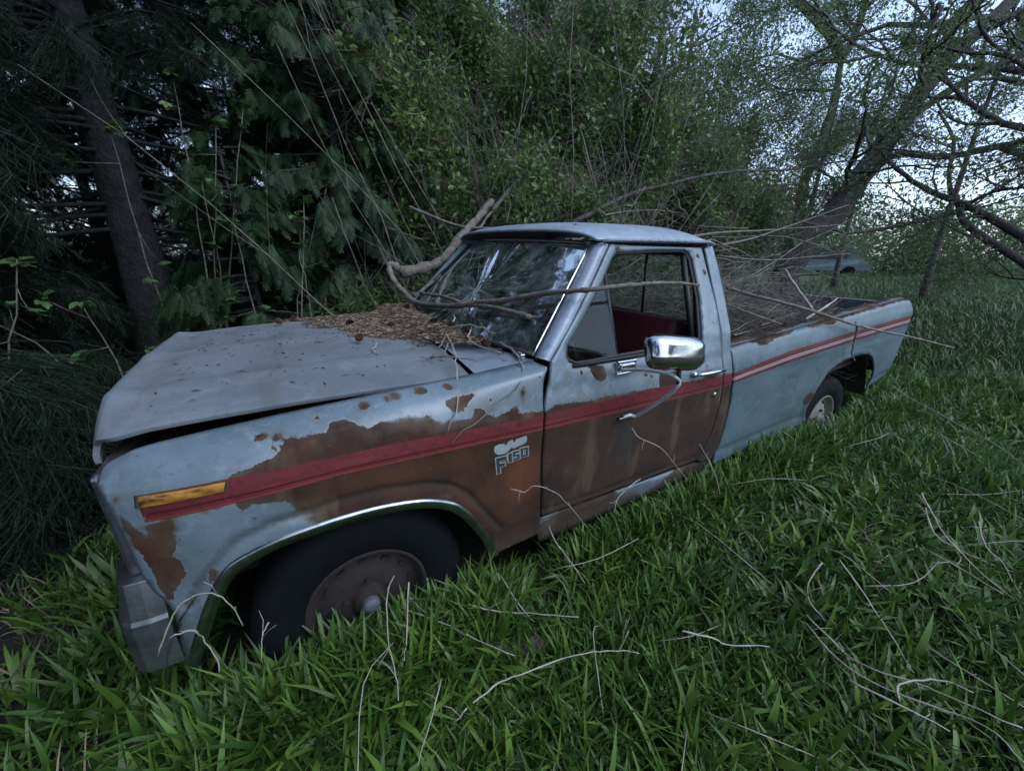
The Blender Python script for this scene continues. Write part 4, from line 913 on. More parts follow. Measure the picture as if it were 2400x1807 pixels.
def leaf_poly(b, c, d, up, L, W, lobes=False):
    d = d / np.linalg.norm(d); s = np.cross(d, up); s = s / (np.linalg.norm(s) + 1e-9); n = np.cross(s, d)
    if lobes:
        q = [(0, 0), (.10, .42), (.30, .25), (.45, .55), (.62, .24), (1, 0), (.62, -.24), (.45, -.55), (.30, -.25), (.10, -.42)]
    else:
        q = [(0, 0), (.22, .36), (.5, .5), (.8, .28), (1, 0), (.8, -.28), (.5, -.5), (.22, -.36)]
    m = len(q); V = [c + d * L * a + s * W * w_ + n * (abs(w_) * .22 * W - .15 * L * a * a) for a, w_ in q]; h = m // 2
    F = [tuple([0] + list(range(1, h)) + [h]), tuple([0, h] + list(range(h + 1, m)))]
    b.add(V, F)
def leaf_clump(name, n, size, L, W, mat, lobes=False, twigs=True, droop=.3, flat=1.0):
    b = B()
    for k in range(n):
        c = rng.normal(0, size * .45, 3); c[2] *= flat; d = rng.normal(0, 1, 3); d[2] -= droop; up = np.array((rng.normal(0, .5), rng.normal(0, .5), 1.0))
        leaf_poly(b, c, d, up, L * rng.uniform(.6, 1.3), W * rng.uniform(.6, 1.3), lobes)
    if twigs:
        for k in range(max(2, n // 8)):
            a = rng.normal(0, size * .5, 3); c = rng.normal(0, size * .5, 3); b.tube([a, (a + c) / 2 + rng.normal(0, size * .08, 3), c], [.003, .002, .001], 3, cap=False)
    return mk(name, b.V, b.F, mat, smooth=False, link=False)
def frond(name, L, W, mat, n=13):
    """flat drooping cedar spray: rachis with forked side branchlets"""
    b = B()
    def branchlet(p, d, l, w, lev):
        s = np.cross(d, (0, 0, 1.)); s /= np.linalg.norm(s) + 1e-9; q = p + d * l + np.array((0, 0, -.18 * l)); m_ = (p + q) / 2 + np.array((0, 0, .03 * l))
        b.add([p - s * w * .4, p + s * w * .4, m_ + s * w, q, m_ - s * w], [(0, 1, 2, 4), (4, 2, 3)])
        if lev:
            for k in range(3):
                for sg in (-1, 1):
                    t = .22 + .26 * k; pp = p * (1 - t) + q * t; branchlet(pp, (d * .8 + s * sg * .6) / 1.0, l * .42 * (1 - t * .5), w * .8, 0)
    for i in range(n):
        t = (i + .5) / n; p = np.array((L * t, 0, -.30 * L * t * t)); wl = W * (math.sin(math.pi * (t * .8 + .18)) ** .8)
        for sg in (-1, 1):
            a = .95 - .35 * t; branchlet(p, np.array((math.cos(a), sg * math.sin(a), -.1 - .25 * rng.uniform())), wl * rng.uniform(.6, 1.2), .0020, 1)
    for i in range(4):
        t0, t1 = i / 4, (i + 1) / 4; b.add([(L * t0, -.002, -.3 * L * t0 ** 2), (L * t0, .002, -.3 * L * t0 ** 2), (L * t1, .002, -.3 * L * t1 ** 2), (L * t1, -.002, -.3 * L * t1 ** 2)], [(0, 1, 2, 3)])
    return mk(name, b.V, b.F, mat, smooth=False, link=False)
def needle_twig(name, L, mat, n=70, nl=.022):
    b = B(); side = [(0, 0, 0)]
    def run(p, d, l, k):
        for i in range(k):
            t = i / k; q = p + d * l * t; a = rng.normal(0, 1, 3); a -= d * a.dot(d); a /= np.linalg.norm(a); e = q + (a * .8 + d * .6) * nl; s = np.cross(a, d) * .0016
            b.add([q - s, q + s, e], [(0, 1, 2)])
        b.tube([p, p + d * l], [.002, .001], 3, cap=False)
    run(np.zeros(3), np.array((1., 0, -.15)), L, n)
    for j in range(6):
        t = rng.uniform(.1, .8); d = np.array((.6, rng.choice([-1, 1]) * rng.uniform(.4, .9), -.35)); d /= np.linalg.norm(d); run(np.array((L * t, 0, -.15 * L * t)), d, L * rng.uniform(.3, .5), n // 3)
    return mk(name, b.V, b.F, mat, smooth=False, link=False)
def bare_twigs(name, L, mat, n=7, r=.0035):
    b = B()
    def grow(p, d, l, r, lev):
        P_ = [p]; 
        for i in range(4): d = d + rng.normal(0, .16, 3); d /= np.linalg.norm(d); P_.append(P_[-1] + d * l / 4)
        b.tube(P_, [r, r * .85, r * .7, r * .55, r * .3], 3, cap=False)
        if lev:
            for q in P_[1:-1]:
                if rng.uniform() < .8: dd = d + rng.normal(0, .65, 3); grow(q, dd / np.linalg.norm(dd), l * rng.uniform(.35, .65), r * .55, lev - 1)
    for k in range(n): d = np.array((1, 0, 0)) + rng.normal(0, .45, 3); grow(rng.normal(0, .05, 3), d / np.linalg.norm(d), L * rng.uniform(.6, 1.1), r, 1)
    return mk(name, b.V, b.F, mat, smooth=True, link=False)

S_GR = [blade_clump('grass_tuft', 20, .13, .28, .0150, M['grass'], .09) for _ in range(6)] + [blade_clump('narrow_grass_tuft', 34, .08, .22, .0055, M['grass'], .09, .9) for _ in range(3)]
S_BROAD = [blade_clump('broad_tuft', 9, .15, .27, .024, M['grass'], .05, 1.1) for _ in range(3)]
S_HERB = [leaf_clump('herb_clump', 16, .11, .05, .045, M['grass'], True, False, -.5, .45) for _ in range(2)] + [leaf_clump('round_leaf_clump', 22, .12, .030, .026, M['grass'], False, False, -.4, .5) for _ in range(2)]
def stalk(name, n, H, mat):
    b = B()
    for _ in range(n):
        p0 = np.append(rng.normal(0, .04, 2), -.02); P = limb_path(p0, (rng.normal(0, .25), rng.normal(0, .25), 1), H * rng.uniform(.6, 1.1), 5, .10); b.tube(P, [.0022, .002, .0018, .0015, .0012, .0008], 4, cap=False)
        for i in range(1, 6):
            for s in range(2): a = rng.uniform(0, 6.28); leaf_poly(b, P[i] * 1.0, np.array((math.cos(a), math.sin(a), .25)), np.array((0, 0, 1.)), .045 * rng.uniform(.6, 1.2), .018)
    return mk(name, b.V, b.F, mat, smooth=False, link=False)
S_STK = [stalk('leafy_stalk', 4, .34, M['grass']) for _ in range(3)]
S_DRY = [blade_clump('dry_tuft', 9, .10, .26, .005, M['straw'], .09, 1.2) for _ in range(2)]
S_FAR = [blade_clump('field_tuft', 40, .12, .26, .016, M['grassfar'], .22, .8, 3) for _ in range(4)]
S_CED = [frond('cedar_spray', .17, .062, M['cedar'], 8) for _ in range(4)]
S_SPR = [needle_twig('spruce_twig', .34, M['spruce'], 110, .020) for _ in range(3)]
S_LEAF = [leaf_clump('leaf_cluster', 26, .16, .050, .030, M['leaf']) for _ in range(4)]
S_MAP = [leaf_clump('bright_leaf_cluster', 18, .13, .055, .042, M['maple'], True) for _ in range(3)]
S_WIL = [leaf_clump('fine_leaf_cluster', 30, .32, .062, .027, M['willow'], droop=1.0, twigs=False) for _ in range(4)]
S_TWIG = [bare_twigs('bare_twig_spray', .55, M['twig']) for _ in range(5)]
S_DTWIG = [bare_twigs('dark_twig_spray', .7, M['treebark'], 6, .0045) for _ in range(4)]

def rnd_rot(n, tilt=.25): return np.c_[rng.normal(0, tilt, n), rng.normal(0, tilt, n), rng.uniform(0, 6.283, n)]
def in_truck(x, y, m=0.0): return (x > -.62 - m) & (x < 4.45 + m) & (np.abs(y) < np.where(np.abs(x + .08) < .42, .975, .90) + m)
def visible(P, pad=.12):
    q = P - np.array(CAMP); z = q @ np.array(_F); a = q @ np.array(_R) / np.maximum(z, .01); c = q @ np.array(_U) / np.maximum(z, .01)
    return (z > .05) & (np.abs(a) < 1.347 + pad) & (np.abs(c) < 1.014 + pad)

# ---- grass (nobody could count it)
def shade_side(x, y):      # grass thins out under the conifers beyond and left of the truck
    return np.clip((x + 1.2 + .3 * np.sin(y * 2)) / .8, 0, 1) * np.clip((1.0 - y) / 1.2 + np.clip(x - 4.5, 0, 3), 0, 1)
def field(n, x0, x1, y0, y1, keep=None):
    P = np.c_[rng.uniform(x0, x1, n), rng.uniform(y0, y1, n)]; z = ground_z(P[:, 0], P[:, 1]); P = np.c_[P, z]
    ok = ~in_truck(P[:, 0], P[:, 1]) & visible(P, .25)
    if keep is not None: ok &= rng.uniform(0, 1, n) < keep(P[:, 0], P[:, 1])
    return P[ok]
def near_keep(x, y):
    k = np.clip(.18 + shade_side(x, y), 0, 1); k = k * (1 - .75 * np.exp(-(((x - .62) / .28) ** 2 + ((y + 1.12) / .12) ** 2)))
    left = np.clip((x + 1.9) / 1.8, .12, 1); return k * left
P = field(50000, -4.0, 7.5, -3.2, 1.5, near_keep)
idx = rng.integers(0, 9, len(P)); sc_ = rng.uniform(.65, 1.15, len(P)) * (.8 + .35 * np.clip(np.sin(P[:, 0] * 2.3) * np.sin(P[:, 1] * 3.1), -.5, 1))
tag(scatter('grass', P, rnd_rot(len(P), .2), sc_, idx, S_GR), 'lush green grass and broad blades growing thick around the truck', 'grass', kind='stuff')
P = field(26000, -3.0, 6, -3.0, .5, near_keep)
tag(scatter('weeds', P, rnd_rot(len(P), .2), rng.uniform(.7, 1.15, len(P)), rng.integers(0, 7, len(P)), S_BROAD + S_HERB), 'broad leaved weeds mixed through the grass beside the truck', 'weeds', kind='stuff')
n = 1700; P = np.c_[rng.uniform(-.55, 4.6, n), -1.0 - np.abs(rng.normal(0, .08, n))]; P = P[(P[:, 0] < .44) | (P[:, 0] > .85)]; P = np.c_[P, ground_z(P[:, 0], P[:, 1])]
tag(scatter('edge_grass', P, rnd_rot(len(P), .2), rng.uniform(.85, 1.25, len(P)) * np.where(P[:, 0] < .5, 1.12, 1.0), rng.integers(0, 12, len(P)), S_GR + S_BROAD), 'taller grass leaning against the tyre and the sill', 'grass', kind='stuff')
P = field(6500, -3.0, 8, -3.2, 1.2, near_keep)
tag(scatter('dry_grass', P, rnd_rot(len(P), .3), rng.uniform(.6, 1.2, len(P)), rng.integers(0, 2, len(P)), S_DRY), 'thin dead straw scattered among the green blades', 'dry grass', kind='stuff')
P = field(90000, 6, 60, -45, 35, lambda x, y: np.clip(1.25 - np.hypot(x, y + 2) / 45, .12, 1) * np.clip((9 - y) / 4, 0, 1))
tag(scatter('field_grass', P, rnd_rot(len(P), .15), rng.uniform(.7, 1.5, len(P)) * (1 + np.hypot(P[:, 0], P[:, 1]) / 60), rng.integers(0, 4, len(P)), S_FAR), 'open field of short grass behind the tailgate', 'field grass', kind='stuff')
# forest litter at the left and behind
n = 1500; P = np.c_[rng.uniform(-5, 5, n), rng.uniform(-1.5, 5, n)]; P = np.c_[P, ground_z(P[:, 0], P[:, 1]) + .03]; P = P[~in_truck(P[:, 0], P[:, 1]) & ((P[:, 1] > 1) | (P[:, 0] < -1.1))]
tag(scatter('twig_litter', P, rnd_rot(len(P), .2), rng.uniform(.4, .9, len(P)), rng.integers(0, 4, len(P)), S_DTWIG), 'dead twigs littering the forest floor in front of the spruces', 'twig litter', kind='stuff')

# ================================================================ dry stems standing and lying in the grass
DRYG = 'dry pale stems lying in the grass'
sl_ = {'s1': 'pale dead stem curving away at the right edge, uppermost of the long ones', 's4': 'long pale stem with a kink running to the lower right corner',
       's5': 'long pale stem running beside the kinked one to the lower right corner', 's9': 'small pale hoop of dead stem low in the grass at the right', 's10': 'bent brown stem arching left in the grass right of centre',
       't1': 'pale stem slanting down from the front wheel hub', 't2': 'straight horizontal pale stem in front of the sill', 't4': 'long bright arching stem in the foreground grass',
       't5': 'tall thin stalk standing in front of the front wheel hub', 't7': 'slanted stalk at the bottom edge in the foreground', 't9': 'short upright pale stub in the foreground grass',
       'u1': 'crooked pale twig reaching in front of the fender and door gap', 'u4': 'thin twig leaning against the rusty door below the mirror', 'v1': 'long grey stem lying in the grass behind the rear bumper',
       'w1': 'arching dead stem in front of the wheel arch and bumper', 'w2': 'second low arching stem beside the bumper corner', 'w3': 'short stub of stalk standing before the front tyre'}
for k, P_ in ST.items():
    r = .0024 if k[0] in 'tuw' else .0032
    C_ = smooth_curve(P_, 4); n = len(C_); b = B(); C_ = [c + rng.normal(0, .0011, 3) for c in C_]; b.tube(C_, [q * (1 + (.35 if i % 7 == 3 else 0)) for i, q in enumerate(np.linspace(r, r * .5, n))], 5)
    for _ in range(2):
        i = rng.integers(1, n - 2); q = C_[i] + rng.normal(0, .03, 3) + (0, 0, .015); b.tube([C_[i], (C_[i] + q) / 2 + rng.normal(0, .004, 3), q], [r * .5, r * .35, r * .2], 4)
    tag(b.obj('dry_stem', M['drystem']), sl_.get(k, 'thin dead stem caught in the green grass'), 'dry stem', DRYG)
for _ in range(32):    # shorter ones, alike
    x, y = rng.uniform(-.9, 3.6), rng.uniform(-2.3, -1.02); a = rng.uniform(-2.6, .2); L = rng.uniform(.2, .6); z = float(ground_z(x, y)) + rng.uniform(.12, .26)
    P_ = [(x, y, z), (x + L * .4 * math.cos(a), y + L * .4 * math.sin(a), z + rng.uniform(.0, .10)), (x + L * math.cos(a + .3), y + L * math.sin(a + .3), z - .02)]
    if math.hypot(x - CAMP.x, y - CAMP.y) < .35: continue
    B().tube(smooth_curve(P_, 3), [.0016] * 7, 4).obj('dry_stem', M['drystem'])
    tag(bpy.context.scene.collection.objects[-1], 'thin dead stem caught in the green grass', 'dry stem', DRYG)

# ================================================================ trees
def euler_to(d):           # rotation that takes local +X to d
    return np.array((rng.uniform(-.5, .5), -math.asin(max(-1, min(1, d[2] / (np.linalg.norm(d) + 1e-9)))), math.atan2(d[1], d[0])))
def conifer(name, base, H, R, label, src, n_b=150, z0=.4, trunk_r=.2, mat='greybark', cat='tree', group=None, per=22, dens=1.0, dead=6, keepfn=None):
    x, y = base; z = float(ground_z(x, y)); e = empty(name, (x, y, z), label, cat, group)
    b = B(); P_ = [(x + .03 * math.sin(t * 5), y, z - .1 + H * t) for t in np.linspace(0, 1, 14)]; b.tube(P_, [trunk_r * (1 - t) ** 1.6 * (1 + .5 * math.exp(-t * 30)) + .01 for t in np.linspace(0, 1, 14)], 14); b.obj('trunk', M[mat], e)
    lb = B(); pos = []; rot = []; sc = []
    for k in range(n_b):
        t = (k + rng.uniform()) / n_b; h = z0 + (H - z0) * t; a = rng.uniform(0, 6.283); L = R * (1 - t) ** .7 * rng.uniform(.6, 1.15) + .15
        P = limb_path((x, y, z + h), (math.cos(a), math.sin(a), -.12 + .3 * t), L, 6, .07, -.045)
        if keepfn is not None and not keepfn(np.array(P[1:])).all(): continue
        lb.tube(P, list(np.linspace(.010 + .012 * (1 - t), .003, 7)), 4, cap=False)
        for j in range(int(per * dens * (L / R + .25))):
            s = rng.uniform(.25, 1.0) ** .8; i = min(5, int(s * 6)); f = s * 6 - i; p = P[i] * (1 - f) + P[i + 1] * f; d = P[i + 1] - P[i]; sd_ = rng.choice([-1, 1]) * rng.uniform(.1, 1.1)
            d = d / np.linalg.norm(d); c_, s_ = math.cos(sd_), math.sin(sd_); d = np.array((d[0] * c_ - d[1] * s_, d[0] * s_ + d[1] * c_, d[2] - rng.uniform(.2, 1.1)))
            pos.append(p + rng.normal(0, .03, 3)); rot.append(euler_to(d)); sc.append(rng.uniform(.55, 1.3))
    o_ = lb.obj('bough', M[mat], e); o_['kind'] = 'stuff'
    pos = np.array(pos); ok = ~((pos[:, 0] > -.75) & (pos[:, 0] < 4.6) & (np.abs(pos[:, 1]) < 1.25) & (pos[:, 2] < 1.95)) & (np.linalg.norm(pos - np.array(CAMP), axis=1) > 1.2)
    if keepfn is not None: ok &= keepfn(pos)
    tag(scatter('crown', pos[ok], np.array(rot)[ok], np.array(sc)[ok], rng.integers(0, len(src), ok.sum()), src, e), kind='stuff')
    return e
def broadleaf(name, P0, r0, label, src, limbs=10, L=1.6, lev=2, leaves=1.0, mat='treebark', cat='tree', group=None, extra=(), tsrc=None, up=.35, lsc=(.7, 1.3), twigs=1.0, keepfn=None, start=.25, trunkname='trunk', kid=1.0):
    P0 = [np.array(p, float) for p in P0]; b0 = P0[0]; e = empty(name, tuple(b0), label, cat, group)
    C_ = smooth_curve(P0, 5); b = B(); n = len(C_); b.tube([c + rng.normal(0, r0 * .05, 3) for c in C_], [r0 * (1 - .65 * t) for t in np.linspace(0, 1, n)], 12); b.obj(trunkname, M[mat], e)
    for Q, ra, rb_ in extra:
        Cq = smooth_curve([np.array(q, float) for q in Q], 4); B().tube([c + rng.normal(0, ra * .05, 3) for c in Cq], list(np.linspace(ra, rb_, len(Cq))), 9).obj('limb', M[mat], e)
    lb = B(); pos = []; rot = []; sc = []; tp = []; tr = []; ts = []
    def grow(p, d, l, r, lv):
        P = limb_path(p, d, l, 6, .16, .02); lb.tube(P, list(np.linspace(r, r * .35, 7)), 5 if lv > 1 else 4, cap=False)
        for i in range(2, 7):
            if lv > 0:
                for _ in range(1 if (lv > 1 or rng.uniform() < kid) else 0):
                    dd = (P[i] - P[i - 1]); dd = dd / np.linalg.norm(dd) + rng.normal(0, .6, 3); grow(P[i], dd, l * rng.uniform(.4, .7), r * .5, lv - 1)
            if lv <= 1:
                for _ in range(2):
                    if rng.uniform() < leaves: pos.append(P[i] + rng.normal(0, .10, 3)); rot.append(rng.uniform(-3, 3, 3) * (.4, .4, 1)); sc.append(rng.uniform(*lsc))
                if rng.uniform() < .5 * twigs: tp.append(P[i]); tr.append(euler_to(P[i] - P[i - 1] + rng.normal(0, .1, 3))); ts.append(rng.uniform(.5, 1.1))
    allp = [C_[int(n * start):]] + [smooth_curve([np.array(q, float) for q in Q], 4) for Q, _, _ in extra]
    for k in range(limbs):
        ch = allp[k % len(allp)]; i = rng.integers(0, len(ch)); a = rng.uniform(0, 6.283); grow(ch[i], (math.cos(a), math.sin(a), up + rng.uniform(-.3, .4)), L * rng.uniform(.6, 1.2), r0 * .22 if r0 > .05 else r0 * .5, lev)
    o_ = lb.obj('branches', M[mat], e); o_['kind'] = 'stuff'
    def put(nm, pos, rot, sc, src):
        if not pos: return
        pos = np.array(pos); ok = ~((pos[:, 0] > -.75) & (pos[:, 0] < 4.6) & (np.abs(pos[:, 1]) < 1.2) & (pos[:, 2] < 1.95)) & (np.linalg.norm(pos - np.array(CAMP), axis=1) > 1.6) & (pos[:, 2] > .1)
        if keepfn is not None: ok &= keepfn(pos)
        if ok.sum(): tag(scatter(nm, pos[ok], np.array(rot)[ok], np.array(sc)[ok], rng.integers(0, len(src), ok.sum()), src, e), kind='stuff')
    put('crown', pos, rot, sc, src); put('twigs', tp, tr, ts, tsrc or S_DTWIG)
    return e

def clear_trunk(P):       # boughs in front of the thick grey trunk have died off and fallen
    d = P - np.array(CAMP); r = np.hypot(d[:, 0], d[:, 1]); a = np.arctan2(d[:, 1], d[:, 0]) - math.atan2(3.0 - CAMP.y, -1.27 - CAMP.x)
    return ~((np.abs(a) < .048) & (r < 5.2) & (P[:, 2] < 2.3) & (P[:, 2] > 1.5))
# dark conifers on the left and beyond the truck
conifer('spruce_tree', (-1.27, 3.0), 9.5, 2.1, 'tall spruce with a thick grey trunk standing behind the hood', S_SPR, 260, 1.5, .21, per=46, keepfn=clear_trunk)
CG = 'dark conifers crowding the left side'
con = [(-3.2, 1.5, 8.5, 1.9, S_SPR, 'dark spruce at the far left behind the nose of the truck'), (-4.6, -.6, 8, 2.2, S_SPR, 'unseen dark spruce added beside the camera to block the sky at the left'),  # the second one is unseen, added to block sky light
       (-2.6, 4.3, 9.5, 2.2, S_SPR, 'black looking spruce left of the thick grey trunk'), (.2, 4.6, 9.5, 2.3, S_CED, 'dark cedar filling the gap right of the grey trunk'),
       (-5.6, 2.5, 9, 2.4, S_SPR, 'spruce deepest in the shade at the left edge'), (-.9, 6.2, 10, 2.6, S_SPR, 'tall conifer in the second row behind the grey trunk'),
       (-4.3, 3.4, 9, 2.4, S_SPR, 'spruce standing between the left edge and the grey trunk, half hidden'), (-7.2, .8, 9, 2.8, S_SPR, 'outermost spruce at the left edge behind the dead bushes')]
for x, y, H, R, s_, l_ in con: conifer('conifer_tree', (x, y), H, R, l_, s_, 210, .25, .17, cat='tree', group=CG, per=60, keepfn=clear_trunk)
conifer('overhanging_spruce', (-2.7, -2.9), 8.5, 2.3, 'unseen spruce added left of the camera to shade the nose of the truck', S_SPR, 170, 2.0, .17, cat='tree', per=50, keepfn=lambda P: ~visible(P, .05))  # unseen, added to shade the lower left; boughs kept out of view
conifer('cedar_tree', (.55, 2.75), 5.2, 1.35, 'leafy green cedar with drooping sprays right behind the hood', S_CED, 190, .4, .07, cat='tree', per=62)
conifer('cedar_sapling', (-.35, 2.15), 2.3, .8, 'low young cedar pressed against the far fender', S_CED, 70, .3, .03, cat='sapling', per=44)
conifer('cedar_sapling', (1.35, 3.3), 4.6, 1.1, 'slender cedar between the leafy cedar and the cab roof', S_CED, 120, .6, .05, cat='sapling', per=46)

for x, y, H, R, l_ in ((-1.95, 1.75, 1.9, .95, 'low spruce filling the dark gap left of the thick trunk'), (-2.3, .35, 1.5, .85, 'low spruce at the left edge behind the dead stems'), (-1.55, .75, 1.0, .6, 'smallest spruce beside the nose of the truck'), (-2.0, -.75, 1.1, .7, 'low spruce at the left edge in front of the bumper')):
    conifer('young_spruce', (x, y), H, R, l_, S_SPR, 70, .08, .02, cat='sapling', group='young spruces left of the truck', per=34)
# ---- shrubs and saplings behind the cab and the bed
SH = [((2.1, 2.6), 2.6, 'leafy shrub rising straight behind the cab roof', S_LEAF, .9), ((3.2, 3.0), 3.0, 'taller leafy shrub right of the cab with bright young leaves', S_MAP + S_LEAF, .9),
      ((4.6, 2.6), 2.4, 'tangled grey green shrub above the middle of the bed', S_LEAF, .7), ((6.0, 2.9), 2.4, 'twiggy half bare shrub beyond the end of the bed', S_LEAF, .5),
      ((2.6, 4.4), 3.5, 'dense tall shrub in the second row behind the cab', S_LEAF, 1.0), ((4.4, 4.6), 3.6, 'tall loose shrub with light green leaves behind the fallen trunk', S_MAP + S_WIL, 1.0),
      ((6.4, 5.2), 3.2, 'wide bush filling the background below the forked tree', S_LEAF + S_WIL, .9), ((1.7, 5.6), 4.2, 'light green tree crown between the cedar and the cab', S_MAP + S_LEAF, 1.0)]
for k, ((x, y), h, l_, src, lv) in enumerate(SH):
    z = float(ground_z(x, y)); st_ = []
    for j in range(5):
        a = rng.uniform(0, 6.28); st_.append(([(x + .1 * math.cos(a), y + .1 * math.sin(a), z), (x + .35 * math.cos(a) * h / 3, y + .3 * math.sin(a) * h / 3, z + h * .5), (x + .7 * math.cos(a) * h / 3, y + .55 * math.sin(a) * h / 3, z + h * rng.uniform(.85, 1.05))], .018, .006))
    broadleaf('shrub', [(x, y, z), (x + .05, y, z + h * .5), (x + .1, y + .1, z + h)], .03, l_, src, 26, h * .42, 2, lv * .95, 'twig', 'shrub', 'leafy shrubs behind the truck', st_, S_TWIG, .5, (.8, 1.5), 1.2, start=.1, trunkname='stem')
# back row closing the wood behind (far-off trees one can still tell apart)
BK = [(-3, 8.5), (-.5, 9), (2, 8.5), (4.2, 8.2), (6.6, 8.8), (9, 8.4), (13, 9.5), (0.8, 7.2), (3.2, 6.6), (5.4, 7)]
for k, (x, y) in enumerate(BK):
    if k in (0, 1, 2, 7): conifer('background_conifer', (x, y), [7.5, 7, 4.4, 0, 0, 0, 0, 6.0][k], 1.8, 'dark conifer closing the view at the back of the thicket, %s' % ['leftmost', 'second from left', 'behind the light green crown', 'above the cab roof', 'left of the forked tree', '', '', 'between the two cedars', 'above the windscreen'][k], S_CED, 110, .3, .14, cat='tree', group='conifers at the back of the thicket', per=48)
    else: broadleaf('background_tree', [(x, y, 0), (x + .2, y, 2.4), (x + .3, y, 5)], .10, 'thin dusky tree at the back, %s' % {3: 'above the cab roof', 4: 'left of the forked tree', 5: 'just right of the forked trunk', 6: 'farthest to the right of the thicket', 8: 'above the windscreen', 9: 'left of the forked trunk'}[k], S_WIL + S_LEAF, 9, 1.9, 2, .6, 'treebark', 'tree', 'thin trees at the back of the thicket', (), None, .3, (.7, 1.3), .08, kid=.5)

# the leaning willow, the forked tree and the low dark limbs at the right
LT = [tuple(p) for p in BR['lean_trunk']]; base = [(8.3, 2.1, -.05), (8.55, 2.05, .9)]
broadleaf('leaning_willow', base + LT, .27, 'big dark willow trunk leaning up to the right corner over the field', S_WIL, 16, 2.6, 2, .33, 'treebark', 'tree', None,
          [(BR['lean_l1'], .09, .05), (BR['lean_l2'], .07, .04), ([LT[2], (9.9, 1.3, 3.2), (10.2, .6, 3.1), (10.6, -.4, 3.3), (11, -1.4, 3.6)], .07, .03), ([LT[4], (11.5, 1.0, 4.6), (12.5, -.2, 5.2), (13, -1.6, 5.6)], .08, .03)], None, .25, (.6, 1.2), .06, start=.2, kid=.4)
FT = BR['fork_trunk']
broadleaf('forked_tree', [(10.6, 3.0, -.05)] + FT, .17, 'mossy tree with a trunk forking into two limbs against the sky', S_WIL + S_LEAF, 11, 1.7, 2, .55, 'mossbark', 'tree', None, [(BR['fork_l'], .12, .08), (BR['fork_r'], .10, .07)], None, .3, (.6, 1.2), .06, start=.15, kid=.5)
low_x = [(BR[k], a, b_) for k, a, b_ in (('low_b', .040, .050), ('low_c', .035, .02), ('low_d', .03, .015), ('low_e', .045, .012))]
LA = BR['low_a']
broadleaf('low_branched_tree', [(7.6, -3.4, 0), (7.7, -2.6, .7)] + LA[::-1], .075, 'dark tree just outside the right edge reaching low bare limbs over the field', S_WIL, 14, 1.4, 2, .12, 'treebark', 'tree', None, low_x, None, .3, (.6, 1.0), .25, start=.3, kid=.6)
for k, (x, y, h) in enumerate([(7.2, 3.2, 3.6), (9.4, 3.8, 4.6), (11.8, 5.2, 5.2), (14.5, 4.5, 6.0), (17, 2.0, 6.5), (20, 5.5, 7.5), (12.5, 7.5, 6.2), (7.0, 4.5, 6.4), (5.7, 4.1, 5.4), (9.0, 5.4, 6.8)]):
    broadleaf('slender_tree', [(x, y, 0), (x + .1, y + .1, h * .5), (x + .2, y + .1, h)], .05 + .008 * h, 'slender tree %s' % ['nearest the tailgate', 'just before the leaning willow', 'behind the leaning willow', 'in the gap under the willow', 'alone at the edge of the field', 'farthest out towards the field', 'deepest behind the forked tree', 'with sparse leaves against the sky above the cab', 'rising from the shrubs left of the sky gap', 'crossing the sky gap left of the forked trunk'][k], S_WIL, 7, h * .28, 2, .45, 'treebark', 'tree', 'slender trees right of the bed', (), None, .35, (.6, 1.3), .05, start=.2, kid=.5)

for k, (x, y, h) in enumerate([(7.5, -12, 7), (-5.5, -11, 7)]):
    broadleaf('open_grown_tree', [(x, y, 0), (x + .3, y, h * .45), (x + .2, y + .3, h)], .2, 'tree %s mirrored dark in the vent window' % ['with a leaning crown', 'with a low crown', 'with a tall crown'][k], S_WIL, 12, 2.2, 2, .4, 'treebark', 'tree', 'trees across the field mirrored in the glass', (), None, .3, (1.4, 2.4), .2, start=.3, kid=.6)
# thicket of bare whips and fallen boughs behind the cab
bl = ['long dark bough slanting down from the top edge behind the cab', 'pale whip curving down to the heap of boughs behind the roof', 'second pale whip beside the curving one behind the roof', 'fallen mossy trunk lying behind the roof and running off to the right',
      'short broken limb pointing down behind the windscreen', 'short level limb above the cab roof', 'long thin bough reaching over the bed towards the willow', 'thin straight whip lying over the bed brush', 'rising thin bough over the front of the bed',
      'thin dark bough hanging in front of the cedar', 'upright thin stem behind the cab roof', 'grey bough hanging in the dark above the hood', 'upright pale pole behind the shrubs, right of the pair', 'upright pale pole behind the shrubs, left of the pair']
br_r = [.034, .014, .011, .024, .036, .034, .013, .009, .012, .016, .008, .022, .012, .010]
for k in range(14):
    P_ = BR['back_branch_%d' % k]; C_ = smooth_curve(P_, 4); n = len(C_); r = br_r[k]; rr = [r * (1 - .55 * t) for t in np.linspace(0, 1, n)]
    if k in (0, 4): rr = rr[::-1] if k == 4 else rr
    b = B(); b.tube([c + rng.normal(0, r * .12, 3) for c in C_], rr, 7)
    for _ in range(5):
        i = rng.integers(1, n - 2); q = limb_path(C_[i], (C_[i + 1] - C_[i]) / np.linalg.norm(C_[i + 1] - C_[i]) + rng.normal(0, .6, 3), rng.uniform(.2, .7), 4, .2); b.tube(q, list(np.linspace(r * .3, .002, 5)), 4, cap=False)
    tag(b.obj('bough', M['bark'] if k not in (0, 3, 9, 11) else M['treebark']), bl[k], 'branch', 'boughs hanging and lying behind the truck')
BG = 'bare whips standing in the thicket behind the cab'
